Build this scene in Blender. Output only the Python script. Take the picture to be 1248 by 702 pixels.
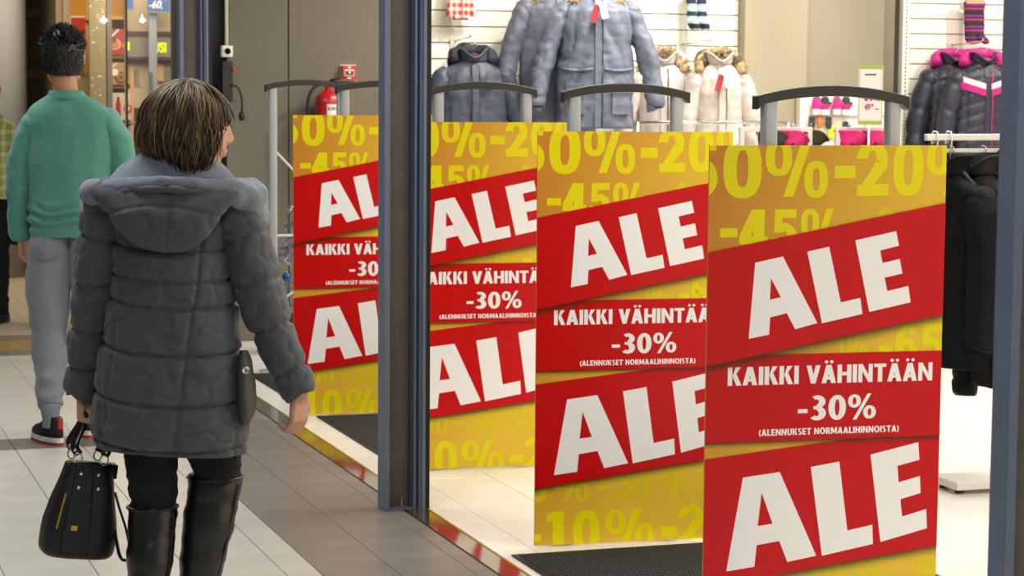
import bpy, bmesh, math, random
import numpy as np
from mathutils import Vector, Matrix, noise

for o in list(bpy.data.objects):
    bpy.data.objects.remove(o)
SC = bpy.context.scene
COL = SC.collection
R = math.radians

# ------------------------------------------------------------------ camera
# The mall frame: +Y runs along the corridor, +X into the clothes shop.
FPX = 2700.0
PITCH = math.atan((351 - 97) / FPX)
YAW = R(18.57)
ROLL = 0.0077
cam = bpy.data.cameras.new('camera')
cam.sensor_width = 36.0
cam.lens = FPX / 1248.0 * 36.0
cam.clip_start = 0.05
cam.clip_end = 200
camo = bpy.data.objects.new('camera', cam)
COL.objects.link(camo)
fwd = Vector((math.sin(YAW) * math.cos(PITCH), math.cos(YAW) * math.cos(PITCH), -math.sin(PITCH)))
rgt = Vector((math.cos(YAW), -math.sin(YAW), 0))
upv = rgt.cross(fwd)
r2 = rgt * math.cos(ROLL) + upv * math.sin(ROLL)
u2 = -rgt * math.sin(ROLL) + upv * math.cos(ROLL)
camo.matrix_world = Matrix(((r2.x, u2.x, -fwd.x, 0), (r2.y, u2.y, -fwd.y, 0),
                            (r2.z, u2.z, -fwd.z, 1.585), (0, 0, 0, 1)))
cam.dof.use_dof = True
cam.dof.focus_distance = 6.6
cam.dof.aperture_fstop = 9.0
SC.camera = camo

# ------------------------------------------------------------------ world, exposure, lamps
w = bpy.data.worlds.new('world')
SC.world = w
w.use_nodes = True
w.node_tree.nodes['Background'].inputs[0].default_value = (0.80, 0.86, 0.95, 1)
w.node_tree.nodes['Background'].inputs[1].default_value = 0.22
SC.view_settings.view_transform = 'Standard'
SC.view_settings.look = 'None'
SC.view_settings.gamma = 1.0
SC.view_settings.use_curve_mapping = False
SC.view_settings.exposure = 0.0


def area(name, loc, sx, sy, power, col, rot=(0, 0, 0), spread=180):
    l = bpy.data.lights.new(name, 'AREA')
    l.shape = 'RECTANGLE'
    l.size, l.size_y, l.energy, l.color = sx, sy, power, col
    l.spread = R(spread)
    o = bpy.data.objects.new(name, l)
    o.location = loc
    o.rotation_euler = rot
    COL.objects.link(o)
    return o


def spot(name, loc, target, power, col, angle=60, size=0.05):
    l = bpy.data.lights.new(name, 'SPOT')
    l.energy, l.color, l.spot_size, l.spot_blend, l.shadow_soft_size = power, col, R(angle), 0.6, size
    o = bpy.data.objects.new(name, l)
    o.location = loc
    d = Vector(target) - Vector(loc)
    o.rotation_euler = d.to_track_quat('-Z', 'Y').to_euler()
    COL.objects.link(o)
    return o


WARM = (1.0, 0.95, 0.87)
COOL = (0.90, 0.95, 1.0)
# corridor luminaires (in the mall ceiling, 3.4 m)
for y in (2.0, 6.0, 10.0):
    area('corridor_lamp', (0.6, y, 3.36), 1.2, 0.6, 47, COOL)
area('corridor_lamp', (0.6, 15.5, 3.36), 1.2, 0.6, 60, (1.0, 0.97, 0.93))
# shop ceiling luminaires
for x, y in ((4.0, 5.0), (6.3, 5.0), (4.2, 8.0), (6.6, 8.0), (4.4, 11.0), (6.8, 11.0)):
    area('shop_lamp', (x, y, 3.36), 1.2, 1.2, 60, WARM)
# display spots on the slat wall
for x, y in ((4.75, 2.0), (5.6, 2.0), (6.35, 1.9), (8.3, 1.9)):
    spot('shop_spot', (x, 11.7, 3.3), (x - 0.75, 13.1, 1.55), 135, WARM, 70, 0.04)
# cosmetics shop beyond
area('cosmetics_lamp', (3.0, 17.2, 3.0), 1.2, 1.6, 110, (1.0, 0.83, 0.60))


# ------------------------------------------------------------------ materials
def srgb(c):
    if isinstance(c, str):
        c = [int(c[i:i + 2], 16) / 255 for i in (0, 2, 4)]
    return tuple(x / 12.92 if x <= 0.04045 else ((x + 0.055) / 1.055) ** 2.4 for x in c) + (1,)


MATS = {}


def mat(name, col, rough=0.6, metal=0.0, var=0.0, scale=20.0, bump=0.0, bscale=60.0, spec=0.5,
        sheen=0.0, coat=0.0, emit=0.0, stretch=None):
    if name in MATS:
        return MATS[name]
    m = bpy.data.materials.new(name)
    m.use_nodes = True
    nt = m.node_tree
    b = nt.nodes['Principled BSDF']
    c = srgb(col)
    b.inputs['Base Color'].default_value = c
    b.inputs['Roughness'].default_value = rough
    b.inputs['Metallic'].default_value = metal
    b.inputs['Specular IOR Level'].default_value = spec
    b.inputs['Sheen Weight'].default_value = sheen
    b.inputs['Coat Weight'].default_value = coat
    if emit:
        b.inputs['Emission Color'].default_value = c
        b.inputs['Emission Strength'].default_value = emit
    if var or bump:
        tc = nt.nodes.new('ShaderNodeTexCoord')
        vec = tc.outputs['Object']
        if stretch:
            mp = nt.nodes.new('ShaderNodeMapping')
            mp.inputs['Scale'].default_value = stretch
            nt.links.new(vec, mp.inputs['Vector'])
            vec = mp.outputs['Vector']
    if var:
        n = nt.nodes.new('ShaderNodeTexNoise')
        n.inputs['Scale'].default_value = scale
        n.inputs['Detail'].default_value = 5
        nt.links.new(vec, n.inputs['Vector'])
        r = nt.nodes.new('ShaderNodeValToRGB')
        r.color_ramp.elements[0].position = 0.3
        r.color_ramp.elements[1].position = 0.7
        r.color_ramp.elements[0].color = tuple(x * (1 - var) for x in c[:3]) + (1,)
        r.color_ramp.elements[1].color = tuple(min(1, x * (1 + var)) for x in c[:3]) + (1,)
        nt.links.new(n.outputs['Fac'], r.inputs['Fac'])
        nt.links.new(r.outputs['Color'], b.inputs['Base Color'])
    if bump:
        n = nt.nodes.new('ShaderNodeTexNoise')
        n.inputs['Scale'].default_value = bscale
        n.inputs['Detail'].default_value = 4
        nt.links.new(vec, n.inputs['Vector'])
        bp = nt.nodes.new('ShaderNodeBump')
        bp.inputs['Strength'].default_value = bump
        bp.inputs['Distance'].default_value = 0.01
        nt.links.new(n.outputs['Fac'], bp.inputs['Height'])
        nt.links.new(bp.outputs['Normal'], b.inputs['Normal'])
    MATS[name] = m
    return m


def grid_mat(name, base, line, scale_u, scale_v, wu, wv, axes=(0, 2), rough=0.8, extra=None):
    """woven check / plaid: crossing stripes from object coordinates"""
    m = bpy.data.materials.new(name)
    m.use_nodes = True
    nt = m.node_tree
    b = nt.nodes['Principled BSDF']
    b.inputs['Roughness'].default_value = rough
    tc = nt.nodes.new('ShaderNodeTexCoord')
    sp = nt.nodes.new('ShaderNodeSeparateXYZ')
    nt.links.new(tc.outputs['Object'], sp.inputs[0])

    def stripe(ax, sc, wd):
        a = nt.nodes.new('ShaderNodeMath'); a.operation = 'MULTIPLY'; a.inputs[1].default_value = sc
        nt.links.new(sp.outputs[ax], a.inputs[0])
        f = nt.nodes.new('ShaderNodeMath'); f.operation = 'FRACT'
        nt.links.new(a.outputs[0], f.inputs[0])
        g = nt.nodes.new('ShaderNodeMath'); g.operation = 'LESS_THAN'; g.inputs[1].default_value = wd
        nt.links.new(f.outputs[0], g.inputs[0])
        return g.outputs[0]
    s1, s2 = stripe(axes[0], scale_u, wu), stripe(axes[1], scale_v, wv)
    ad = nt.nodes.new('ShaderNodeMath'); ad.operation = 'ADD'
    nt.links.new(s1, ad.inputs[0]); nt.links.new(s2, ad.inputs[1])
    hf = nt.nodes.new('ShaderNodeMath'); hf.operation = 'MULTIPLY'; hf.inputs[1].default_value = 0.5
    nt.links.new(ad.outputs[0], hf.inputs[0])
    mx = nt.nodes.new('ShaderNodeMix'); mx.data_type = 'RGBA'
    mx.inputs[6].default_value = srgb(base); mx.inputs[7].default_value = srgb(line)
    nt.links.new(hf.outputs[0], mx.inputs[0])
    nt.links.new(mx.outputs[2], b.inputs['Base Color'])
    MATS[name] = m
    return m


# ------------------------------------------------------------------ mesh helpers
class MB:
    def __init__(s):
        s.v, s.f, s.mi = [], [], []
        s.cur = 0

    def add(s, vs, fs):
        o = len(s.v)
        s.v += [tuple(map(float, p)) for p in vs]
        s.f += [tuple(i + o for i in f) for f in fs]
        s.mi += [s.cur] * len(fs)
        return s

    def box(s, x0, y0, z0, x1, y1, z1):
        return s.add([(x0, y0, z0), (x1, y0, z0), (x1, y1, z0), (x0, y1, z0), (x0, y0, z1), (x1, y0, z1), (x1, y1, z1), (x0, y1, z1)],
                     [(0, 3, 2, 1), (4, 5, 6, 7), (0, 1, 5, 4), (1, 2, 6, 5), (2, 3, 7, 6), (3, 0, 4, 7)])

    def prism_xz(s, poly, y0, y1):
        """polygon in the XZ plane, from y0 (front) to y1 (back)"""
        n = len(poly)
        vs = [(p[0], y0, p[1]) for p in poly] + [(p[0], y1, p[1]) for p in poly]
        fs = [tuple(range(n)), tuple(range(2 * n - 1, n - 1, -1))]
        fs += [(i, (i + 1) % n + 0, (i + 1) % n + n, i + n) for i in range(n)]
        return s.add(vs, fs)

    def prism_xy(s, poly, z0, z1):
        n = len(poly)
        vs = [(p[0], p[1], z0) for p in poly] + [(p[0], p[1], z1) for p in poly]
        fs = [tuple(range(n - 1, -1, -1)), tuple(range(n, 2 * n))]
        fs += [(i, (i + 1) % n, (i + 1) % n + n, i + n) for i in range(n)]
        return s.add(vs, fs)

    def loft(s, rings, cap0=True, cap1=True):
        n = len(rings[0])
        vs = [p for r in rings for p in r]
        fs = []
        for j in range(len(rings) - 1):
            for i in range(n):
                k = (i + 1) % n
                fs.append((j * n + i, j * n + k, (j + 1) * n + k, (j + 1) * n + i))
        if cap0:
            fs.append(tuple(range(n - 1, -1, -1)))
        if cap1:
            fs.append(tuple((len(rings) - 1) * n + i for i in range(n)))
        return s.add(vs, fs)

    def tube(s, pts, r, n=8, caps=True):
        rr = r if hasattr(r, '__len__') else [r] * len(pts)
        return s.loft(tube_rings(pts, [(a, a) for a in rr], n), caps, caps)

    def cyl(s, c, r, z0, z1, n=24, r1=None):
        r1 = r if r1 is None else r1
        a = [(math.cos(2 * math.pi * i / n), math.sin(2 * math.pi * i / n)) for i in range(n)]
        return s.loft([[(c[0] + r * x, c[1] + r * y, z0) for x, y in a], [(c[0] + r1 * x, c[1] + r1 * y, z1) for x, y in a]])

    def lathe(s, c, prof, n=24):
        a = [(math.cos(2 * math.pi * i / n), math.sin(2 * math.pi * i / n)) for i in range(n)]
        return s.loft([[(c[0] + r * x, c[1] + r * y, c[2] + z) for x, y in a] for r, z in prof])

    def ell(s, c, r, nu=16, nv=10, M=None):
        rings = []
        for j in range(1, nv):
            t = math.pi * j / nv
            ring = []
            for i in range(nu):
                p = 2 * math.pi * i / nu
                q = Vector((r[0] * math.sin(t) * math.cos(p), r[1] * math.sin(t) * math.sin(p), -r[2] * math.cos(t)))
                if M is not None:
                    q = M @ q
                ring.append((c[0] + q.x, c[1] + q.y, c[2] + q.z))
            rings.append(ring)
        return s.loft(rings)

    def caps(s, p0, r0, p1, r1, n=12):
        """tapered capsule"""
        p0, p1 = Vector(p0), Vector(p1)
        d = p1 - p0
        L = d.length
        d.normalize()
        pts, rr = [], []
        for k in range(4):
            a = math.pi / 2 * k / 4
            pts.append(p0 - d * r0 * math.cos(a)); rr.append(max(1e-4, r0 * math.sin(a)))
        pts.append(p0); rr.append(r0)
        pts.append(p1); rr.append(r1)
        for k in range(1, 5):
            a = math.pi / 2 * k / 4
            pts.append(p1 + d * r1 * math.sin(a)); rr.append(max(1e-4, r1 * math.cos(a)))
        return s.tube(pts, rr, n)

    def mesh(s, name, mats, smooth=False):
        me = bpy.data.meshes.new(name)
        me.from_pydata(s.v, [], s.f)
        for m in (mats if isinstance(mats, (list, tuple)) else [mats]):
            me.materials.append(m)
        if max(s.mi, default=0) > 0:
            me.polygons.foreach_set('material_index', s.mi)
        if smooth:
            me.polygons.foreach_set('use_smooth', [True] * len(me.polygons))
        me.update()
        return me

    def build(s, name, mats, parent=None, smooth=False, bevel=0.0, fix=True):
        me = s.mesh(name, mats, smooth)
        if fix:
            bm = bmesh.new(); bm.from_mesh(me)
            bmesh.ops.recalc_face_normals(bm, faces=bm.faces)
            bm.to_mesh(me); bm.free()
        o = bpy.data.objects.new(name, me)
        COL.objects.link(o)
        o.parent = parent
        if bevel:
            b = o.modifiers.new('bevel', 'BEVEL')
            b.width = bevel; b.segments = 2; b.limit_method = 'ANGLE'
        return o


def catmull(P, n):
    """resample control rows P (k x d) with a Catmull-Rom spline to n rows"""
    P = np.asarray(P, float)
    k = len(P)
    E = np.vstack([2 * P[0] - P[1], P, 2 * P[-1] - P[-2]])
    out = []
    for t in np.linspace(0, k - 1, n):
        i = min(int(t), k - 2)
        f = t - i
        p0, p1, p2, p3 = E[i], E[i + 1], E[i + 2], E[i + 3]
        out.append(0.5 * (2 * p1 + (p2 - p0) * f + (2 * p0 - 5 * p1 + 4 * p2 - p3) * f * f + (3 * p1 - p0 - 3 * p2 + p3) * f ** 3))
    return np.array(out)


def lerp_rows(P, n):
    P = np.asarray(P, float)
    t = np.linspace(0, len(P) - 1, n)
    return np.stack([np.interp(t, range(len(P)), P[:, c]) for c in range(P.shape[1])], 1)


def tube_rings(pts, rad, n, ref=None):
    pts = [Vector(p) for p in pts]
    rings = []
    prev = None
    for i, p in enumerate(pts):
        d = (pts[min(i + 1, len(pts) - 1)] - pts[max(i - 1, 0)])
        if d.length < 1e-9:
            d = Vector((0, 0, 1))
        d.normalize()
        if prev is None:
            r = Vector(ref) if ref is not None else (Vector((1, 0, 0)) if abs(d.x) < 0.8 else Vector((0, 1, 0)))
        else:
            r = prev
        u = (r - d * r.dot(d)).normalized()
        prev = u
        v = d.cross(u)
        ru, rv = rad[i]
        rings.append([tuple(p + u * ru * math.cos(2 * math.pi * k / n) + v * rv * math.sin(2 * math.pi * k / n)) for k in range(n)])
    return rings


def se_ring(cx, cy, z, a, b, n, ex=2.0):
    out = []
    for k in range(n):
        t = 2 * math.pi * k / n
        c, s_ = math.cos(t), math.sin(t)
        out.append((cx + a * math.copysign(abs(c) ** (2 / ex), c), cy + b * math.copysign(abs(s_) ** (2 / ex), s_), z))
    return out


def displace_rings(rings, fn):
    """move each ring point along the outward direction from its ring centre by fn(j_frac, k_frac, point)"""
    out = []
    J = len(rings)
    for j, r in enumerate(rings):
        A = np.array(r)
        c = A.mean(0)
        D = A - c
        L = np.linalg.norm(D, axis=1, keepdims=True) + 1e-9
        N = D / L
        n = len(r)
        h = np.array([fn(j / (J - 1), k / n, A[k]) for k in range(n)])[:, None]
        out.append([tuple(p) for p in A + N * h])
    return out


def nz(p, s, sz=None, off=0.0):
    return noise.noise(Vector((p[0] * s + off, p[1] * s, p[2] * (sz if sz is not None else s))))


def remesh(mb, name, m, parent, voxel=0.006, smooth=3, mats=None):
    me = mb.mesh(name + '_raw', m)
    o = bpy.data.objects.new(name + '_raw', me)
    COL.objects.link(o)
    md = o.modifiers.new('r', 'REMESH'); md.mode = 'VOXEL'; md.voxel_size = voxel
    if smooth:
        sm = o.modifiers.new('s', 'SMOOTH'); sm.factor = 0.5; sm.iterations = smooth
    dg = bpy.context.evaluated_depsgraph_get()
    me2 = bpy.data.meshes.new_from_object(o.evaluated_get(dg))
    bpy.data.objects.remove(o)
    bpy.data.meshes.remove(me)
    me2.name = name
    me2.polygons.foreach_set('use_smooth', [True] * len(me2.polygons))
    if len(me2.materials) == 0:
        me2.materials.append(m)
    r = bpy.data.objects.new(name, me2)
    COL.objects.link(r)
    r.parent = parent
    return r


def tag(o, label=None, cat=None, group=None, kind=None):
    if label: o['label'] = label
    if cat: o['category'] = cat
    if group: o['group'] = group
    if kind: o['kind'] = kind
    return o


def empty(name, loc=(0, 0, 0), rz=0.0, label=None, cat=None, group=None):
    o = bpy.data.objects.new(name, None)
    o.empty_display_size = 0.1
    COL.objects.link(o)
    o.location = loc
    o.rotation_euler = (0, 0, rz)
    return tag(o, label, cat, group)


def copy_tree(o, parent=None):
    c = o.copy()
    COL.objects.link(c)
    c.parent = parent
    for ch in list(o.children):
        copy_tree(ch, c)
    return c


def text_mb(s, x0, z0, x1, z1, y, offset=0.0, shear=0.0):
    """flat lettering of the built-in font fitted to a box in the XZ plane at depth y"""
    cu = bpy.data.curves.new('t', 'FONT')
    cu.body = s
    cu.size = 1
    cu.offset = offset
    cu.shear = shear
    cu.resolution_u = 4
    o = bpy.data.objects.new('t', cu)
    COL.objects.link(o)
    dg = bpy.context.evaluated_depsgraph_get()
    me = bpy.data.meshes.new_from_object(o.evaluated_get(dg))
    bpy.data.objects.remove(o)
    bpy.data.curves.remove(cu)
    P = np.array([v.co[:2] for v in me.vertices])
    fs = [tuple(p.vertices) for p in me.polygons]
    bpy.data.meshes.remove(me)
    lo, hi = P.min(0), P.max(0)
    Q = (P - lo) / (hi - lo)
    mb = MB()
    mb.add([(x0 + q[0] * (x1 - x0), y, z0 + q[1] * (z1 - z0)) for q in Q], fs)
    return mb
# ------------------------------------------------------------------ shared materials
M_light = mat('light_mall_tile', 'bdbab2', 0.35, var=0.06, scale=3, bump=0.03, bscale=200)
M_grey = mat('grey_mall_tile', '7d776f', 0.35, var=0.08, scale=4, bump=0.04, bscale=200)
M_dark = mat('dark_band_tile', '6b645c', 0.35, var=0.05, scale=4)
M_gold = mat('ochre_band_tile', '9c7a3e', 0.3, var=0.12, scale=6)
M_beige = mat('beige_mall_tile', 'a99a82', 0.35, var=0.05, scale=3)
M_shop = mat('shop_tile', 'f1ede5', 0.22, var=0.03, scale=3)
M_grout = mat('grout', '57524c', 0.9)
M_wall = mat('taupe_wall_paint', '6a6457', 0.75, var=0.05, scale=40, bump=0.02, bscale=300)
M_beigewall = mat('beige_wall_paint', '9d937d', 0.7, var=0.03, scale=30)
M_white = mat('white_lacquer', 'e9e4d8', 0.5)
M_whitem = mat('white_powder_coat', 'dedbd4', 0.4)
M_steel = mat('blue_grey_frame_steel', '6c788e', 0.42, 0.2, var=0.08, scale=12)
M_steeld = mat('brown_grey_frame_web', '6a625a', 0.5, 0.1, var=0.12, scale=14)
M_black = mat('black_plastic', '1b1a19', 0.45)
M_rubber = mat('black_gasket', '101012', 0.6)
M_chrome = mat('chrome', 'd8d6d0', 0.15, 1.0)
M_alu = mat('silver_aluminium', 'b9bbbe', 0.35, 0.7)
M_ceil = mat('ceiling_white', 'd8d5ce', 0.9)
M_brass = mat('polished_threshold_metal', 'b7a88c', 0.08, 0.9)
M_brassedge = mat('brass_edge', 'c9ab3c', 0.3, 0.6)

# ------------------------------------------------------------------ floor with single tiles
fl = MB().box(-2.5, 1.0, -0.12, 10.2, 23.0, -0.004).build('floor', M_grout)
tag(fl, 'tiled mall floor, grey in the corridor and white in the shop', None, None, 'structure')
fl['category'] = 'floor'

MB().box(1.656, 1.0, -0.0045, 2.19, 13.775, -0.0028).build('light_grout', mat('light_grout', 'a39d95', 0.9), fl)

tiles = []          # (x0, y0, x1, y1, material)
G = 0.0022


def yjoints(y0, pitch, a, b):
    k0 = math.ceil((a - y0) / pitch)
    out = [a]
    k = k0
    while y0 + k * pitch < b - 0.01:
        if y0 + k * pitch > a + 0.01:
            out.append(y0 + k * pitch)
        k += 1
    return out + [b]


def field(xs, ys, m):
    for i in range(len(xs) - 1):
        for j in range(len(ys) - 1):
            tiles.append((xs[i], ys[j], xs[i + 1], ys[j + 1], m))


lx = [0.971 - 0.2875 * k for k in range(9, 0, -1)] + [0.971, 1.257, 1.545, 1.655]
field(lx, yjoints(7.164, 0.291, 3.0, 9.51), M_light)
field(lx, [9.51, 9.80], M_dark)
field(lx, yjoints(9.80, 0.291, 9.80, 12.76), M_light)
field(lx, [12.76, 13.03], M_dark)
field([x + 0.13 for x in lx[:-1]] + [1.655], [13.03, 13.50], M_gold)
field(lx, [13.50, 13.775], M_dark)
field(lx, yjoints(13.775, 0.40, 13.775, 21.0), M_beige)
gx = [1.655, 1.895, 2.129, 2.2]
field(gx, yjoints(6.969, 0.2355, 3.0, 13.775), M_grey)
field(gx, yjoints(13.775, 0.40, 13.775, 21.0), M_beige)
sx = [2.289] + [2.43 + 0.2875 * k for k in range(0, 26)]
field(sx, yjoints(8.052, 0.2885, 3.0, 13.1), M_shop)


def cam_xy(p):
    d = Vector(p) - Vector((0, 0, 1.585))
    z = d.dot(fwd)
    return 624 + FPX * d.dot(rgt) / z, 351 - FPX * d.dot(upv) / z, z


scored = []
for t in tiles:
    x, y, z = cam_xy(((t[0] + t[2]) / 2, (t[1] + t[3]) / 2, 0))
    inside = -30 < x < 1280 and y < 745 and z > 3
    scored.append((0 if inside else 1, z, t))
scored.sort(key=lambda q: q[:2])
cache = {}
rest = MB()
restm = []
for n_, (out_, z_, t) in enumerate(scored):
    x0, y0, x1, y1, m = t
    x0 += G / 2; y0 += G / 2; x1 -= G / 2; y1 -= G / 2
    if n_ < 295 and not out_:
        key = (round(x1 - x0, 4), round(y1 - y0, 4), m.name)
        if key not in cache:
            a, b = (x1 - x0) / 2, (y1 - y0) / 2
            e = 0.0012
            mb = MB().loft([[(-a, -b, -0.005), (a, -b, -0.005), (a, b, -0.005), (-a, b, -0.005)],
                            [(-a, -b, -e), (a, -b, -e), (a, b, -e), (-a, b, -e)],
                            [(-a + e, -b + e, 0), (a - e, -b + e, 0), (a - e, b - e, 0), (-a + e, b - e, 0)]])
            cache[key] = mb.mesh('tile', m)
        o = bpy.data.objects.new('tile', cache[key])
        o.location = ((x0 + x1) / 2, (y0 + y1) / 2, 0)
        COL.objects.link(o)
        o.parent = fl
    else:
        if m not in restm:
            restm.append(m)
        rest.cur = restm.index(m)
        rest.box(x0, y0, -0.005, x1, y1, 0)
o = rest.build('tile_field', restm, fl, fix=False)
o['kind'] = 'stuff'

# polished threshold strip along the shop line
th = MB().box(2.2, 3.0, -0.01, 2.281, 13.1, 0.002).build('trim_1', M_brass)
tag(th, 'polished metal threshold strip between the mall floor and the shop', 'threshold', None, 'structure')
MB().box(2.281, 3.0, -0.01, 2.289, 13.1, 0.0035).build('brass_edge', M_brassedge, th)
MB().box(2.193, 3.0, -0.01, 2.2, 13.1, 0.001).build('dark_joint', M_rubber, th)


# ------------------------------------------------------------------ walls
def struct(o, label, cat):
    return tag(o, label, cat, None, 'structure')


YW = 13.10
wb = MB().box(2.60, YW, 0, 2.972, YW + 0.14, 3.4).build('wall_back', M_wall)
struct(wb, 'taupe painted wall behind the fire extinguisher', 'wall')
MB().box(2.978, YW - 0.006, 0, 3.72, YW + 0.14, 3.4).build('wall_panel', M_wall, wb)
MB().box(2.972, YW + 0.012, 0, 2.978, YW + 0.14, 3.4).build('panel_joint', M_rubber, wb)
MB().box(3.60, YW - 0.02, 0, 3.72, YW - 0.006, 3.4).build('edge_cover', mat('dark_taupe', '4c473e', 0.7), wb)
wk = MB().box(2.30, YW + 0.05, 0, 2.60, YW + 0.14, 3.4).build('wall_recess', mat('black_recess', '1d1c1b', 0.6))
struct(wk, 'black recess at the end of the taupe wall', 'wall')
MB().box(2.455, YW - 0.03, 0, 2.472, YW + 0.05, 3.4).build('recess_edge', M_alu, wk)

# slat wall: single boards with recessed grooves
sw = MB().box(3.72, YW + 0.015, 0, 8.9, YW + 0.14, 3.4).build('wall_slat', mat('groove_shadow_board', 'b9b2a4', 0.7))
struct(sw, 'white slat wall behind the hanging jackets', 'wall')
M_slat = mat('white_slat', 'ece7db', 0.45)
for (xa, xb) in ((3.72, 5.915), (7.13, 8.9)):
    zz = 0.02
    me = None
    while zz < 3.3:
        if me is None:
            hw = (xb - xa) / 2
            me = MB().loft([[(-hw, 0.02, 0.003), (hw, 0.02, 0.003), (hw, 0.02, 0.095), (-hw, 0.02, 0.095)],
                            [(-hw, 0.003, 0.003), (hw, 0.003, 0.003), (hw, 0.003, 0.095), (-hw, 0.003, 0.095)],
                            [(-hw, 0, 0.006), (hw, 0, 0.006), (hw, 0, 0.092), (-hw, 0, 0.092)]]).mesh('slat', M_slat)
        s_ = bpy.data.objects.new('slat', me)
        s_.location = ((xa + xb) / 2, YW - 0.005, zz)
        COL.objects.link(s_)
        s_.parent = sw
        zz += 0.0993
# perforated upright at the right slat section
up_ = MB().box(7.075, YW - 0.05, 0, 7.125, YW + 0.015, 3.3).build('upright', M_white, sw)
hm = MB()
for k in range(70):
    hm.box(7.096, YW - 0.0515, 0.9 + k * 0.025, 7.104, YW - 0.0495, 0.9 + k * 0.025 + 0.013)
hm.build('slot', M_rubber, up_)

pl = MB().box(5.92, YW - 0.10, 0, 6.36, YW + 0.14, 3.4).build('wall_pillar', M_beigewall)
struct(pl, 'beige square pillar standing between the slat wall sections', 'wall')
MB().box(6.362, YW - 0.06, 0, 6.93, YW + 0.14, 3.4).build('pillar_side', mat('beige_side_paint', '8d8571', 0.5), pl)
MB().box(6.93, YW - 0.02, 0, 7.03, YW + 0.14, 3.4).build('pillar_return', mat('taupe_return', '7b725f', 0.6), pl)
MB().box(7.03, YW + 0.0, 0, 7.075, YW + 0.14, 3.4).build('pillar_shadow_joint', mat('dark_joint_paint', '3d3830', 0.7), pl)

# other walls that close the place
struct(MB().box(8.9, 3.0, 0, 9.0, 13.24, 3.4).build('wall_right', M_white), 'white far side wall of the shop', 'wall')
struct(MB().box(2.3, 2.9, 0, 9.0, 3.0, 3.4).build('wall_front', M_white), 'white near side wall of the shop', 'wall')
struct(MB().box(2.3, 13.24, 0, 9.0, 13.3, 3.4).build('wall_partition', M_wall), 'partition wall between the two shops', 'wall')
cl = MB().box(-2.5, 1.0, 3.4, 10.2, 23.0, 3.5).build('ceiling', M_ceil)
struct(cl, 'white mall ceiling', 'ceiling')
struct(MB().box(2.12, 3.0, 2.75, 2.29, 12.1, 3.4).build('trim_2', M_steeld), 'dark header beam above the shop entrance', 'beam')
struct(MB().box(-2.6, 1.0, 0, -2.5, 23.0, 3.4).build('wall_left', mat('corridor_wall', '8d8778', 0.7)), 'wall on the other side of the corridor', 'wall')
struct(MB().box(-2.5, 22.9, 0, 10.2, 23.0, 3.4).build('wall_end', mat('corridor_end_wall', '8a7a63', 0.7)), 'far end wall of the corridor', 'wall')


# ------------------------------------------------------------------ entrance columns
def column(y, label, front=-0.025):
    t = empty('entrance_column', (2.12, y, 0), 0, label, 'column', 'steel columns along the shop entrance')
    MB().box(0, front, 0.0, 0.022, 0.06, 2.75).build('flange', M_steel, t, bevel=0.002)
    MB().box(0.022, 0.025, 0.0, 0.105, 0.06, 2.75).build('web', M_steeld, t)
    for k, (a, b, d) in enumerate(((0.105, 0.114, -0.012), (0.114, 0.122, -0.028), (0.122, 0.131, -0.018), (0.131, 0.140, -0.040))):
        MB().box(a, d, 0.0, b, 0.06, 2.75).build('ridge', M_steel if k % 2 else mat('dark_slate_steel', '465064', 0.45, 0.3), t)
    MB().box(0.140, -0.05, 0.0, 0.152, 0.06, 2.75).build('edge_rail', M_steel, t)
    MB().box(0.152, -0.045, 0.0, 0.170, 0.06, 2.75).build('gasket', M_rubber, t)
    MB().box(0.022, -0.022, 0.0, 0.14, 0.025, 0.006).build('base_plate', M_steel, t)
    MB().lathe((0.078, 0.004, 0.006), [(0.009, 0), (0.009, 0.006), (0.005, 0.008), (0.004, 0.028), (0.006, 0.03), (0.003, 0.036)], 8).build('anchor_bolt', M_chrome, t)
    return t


column(7.80, 'dark steel channel column standing between the sale posters')
column(12.00, 'far steel column beside the black wall recess, left of the taupe wall')
column(3.48, 'near steel column cut by the right edge of the picture', 0.002)

# ------------------------------------------------------------------ mats
M_mat = mat('ribbed_mat', '2c2b2a', 0.95, var=0.35, scale=160, bump=0.6, bscale=260)
for (x0, y0, x1, y1, lab) in ((2.325, 5.55, 3.55, 6.905, 'black ribbed entrance mat in front of the second nearest poster'),
                              (2.415, 8.70, 3.55, 10.06, 'dark entrance mat at the foot of the farthest sale poster'),
                              (2.415, 10.22, 3.55, 11.62, 'dark entrance mat under the gate without a poster')):
    t = empty('entrance_mat', (x0, y0, 0), 0, lab, 'mat', 'entrance mats between the gates')
    MB().box(0.02, 0.02, 0.0005, x1 - x0 - 0.02, y1 - y0 - 0.02, 0.006).build('carpet', M_mat, t)
    fr = MB()
    W_, H_ = x1 - x0, y1 - y0
    for b in ((0, 0, W_, 0.02), (0, H_ - 0.02, W_, H_), (0, 0.02, 0.02, H_ - 0.02), (W_ - 0.02, 0.02, W_, H_ - 0.02)):
        fr.box(b[0], b[1], 0.0005, b[2], b[3], 0.005)
    fr.build('rubber_border', M_rubber, t)
    rb = MB()
    k = 0.03
    while k < W_ - 0.03:
        rb.box(k, 0.025, 0.006, k + 0.006, H_ - 0.025, 0.0085)
        k += 0.014
    r_ = rb.build('ribs', mat('mat_rib', '3a3836', 0.95, var=0.5, scale=220), t)
    r_['kind'] = 'stuff'
# ------------------------------------------------------------------ security gates with sale posters
PW, PH, PB = 0.69, 1.413, 0.006


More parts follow.
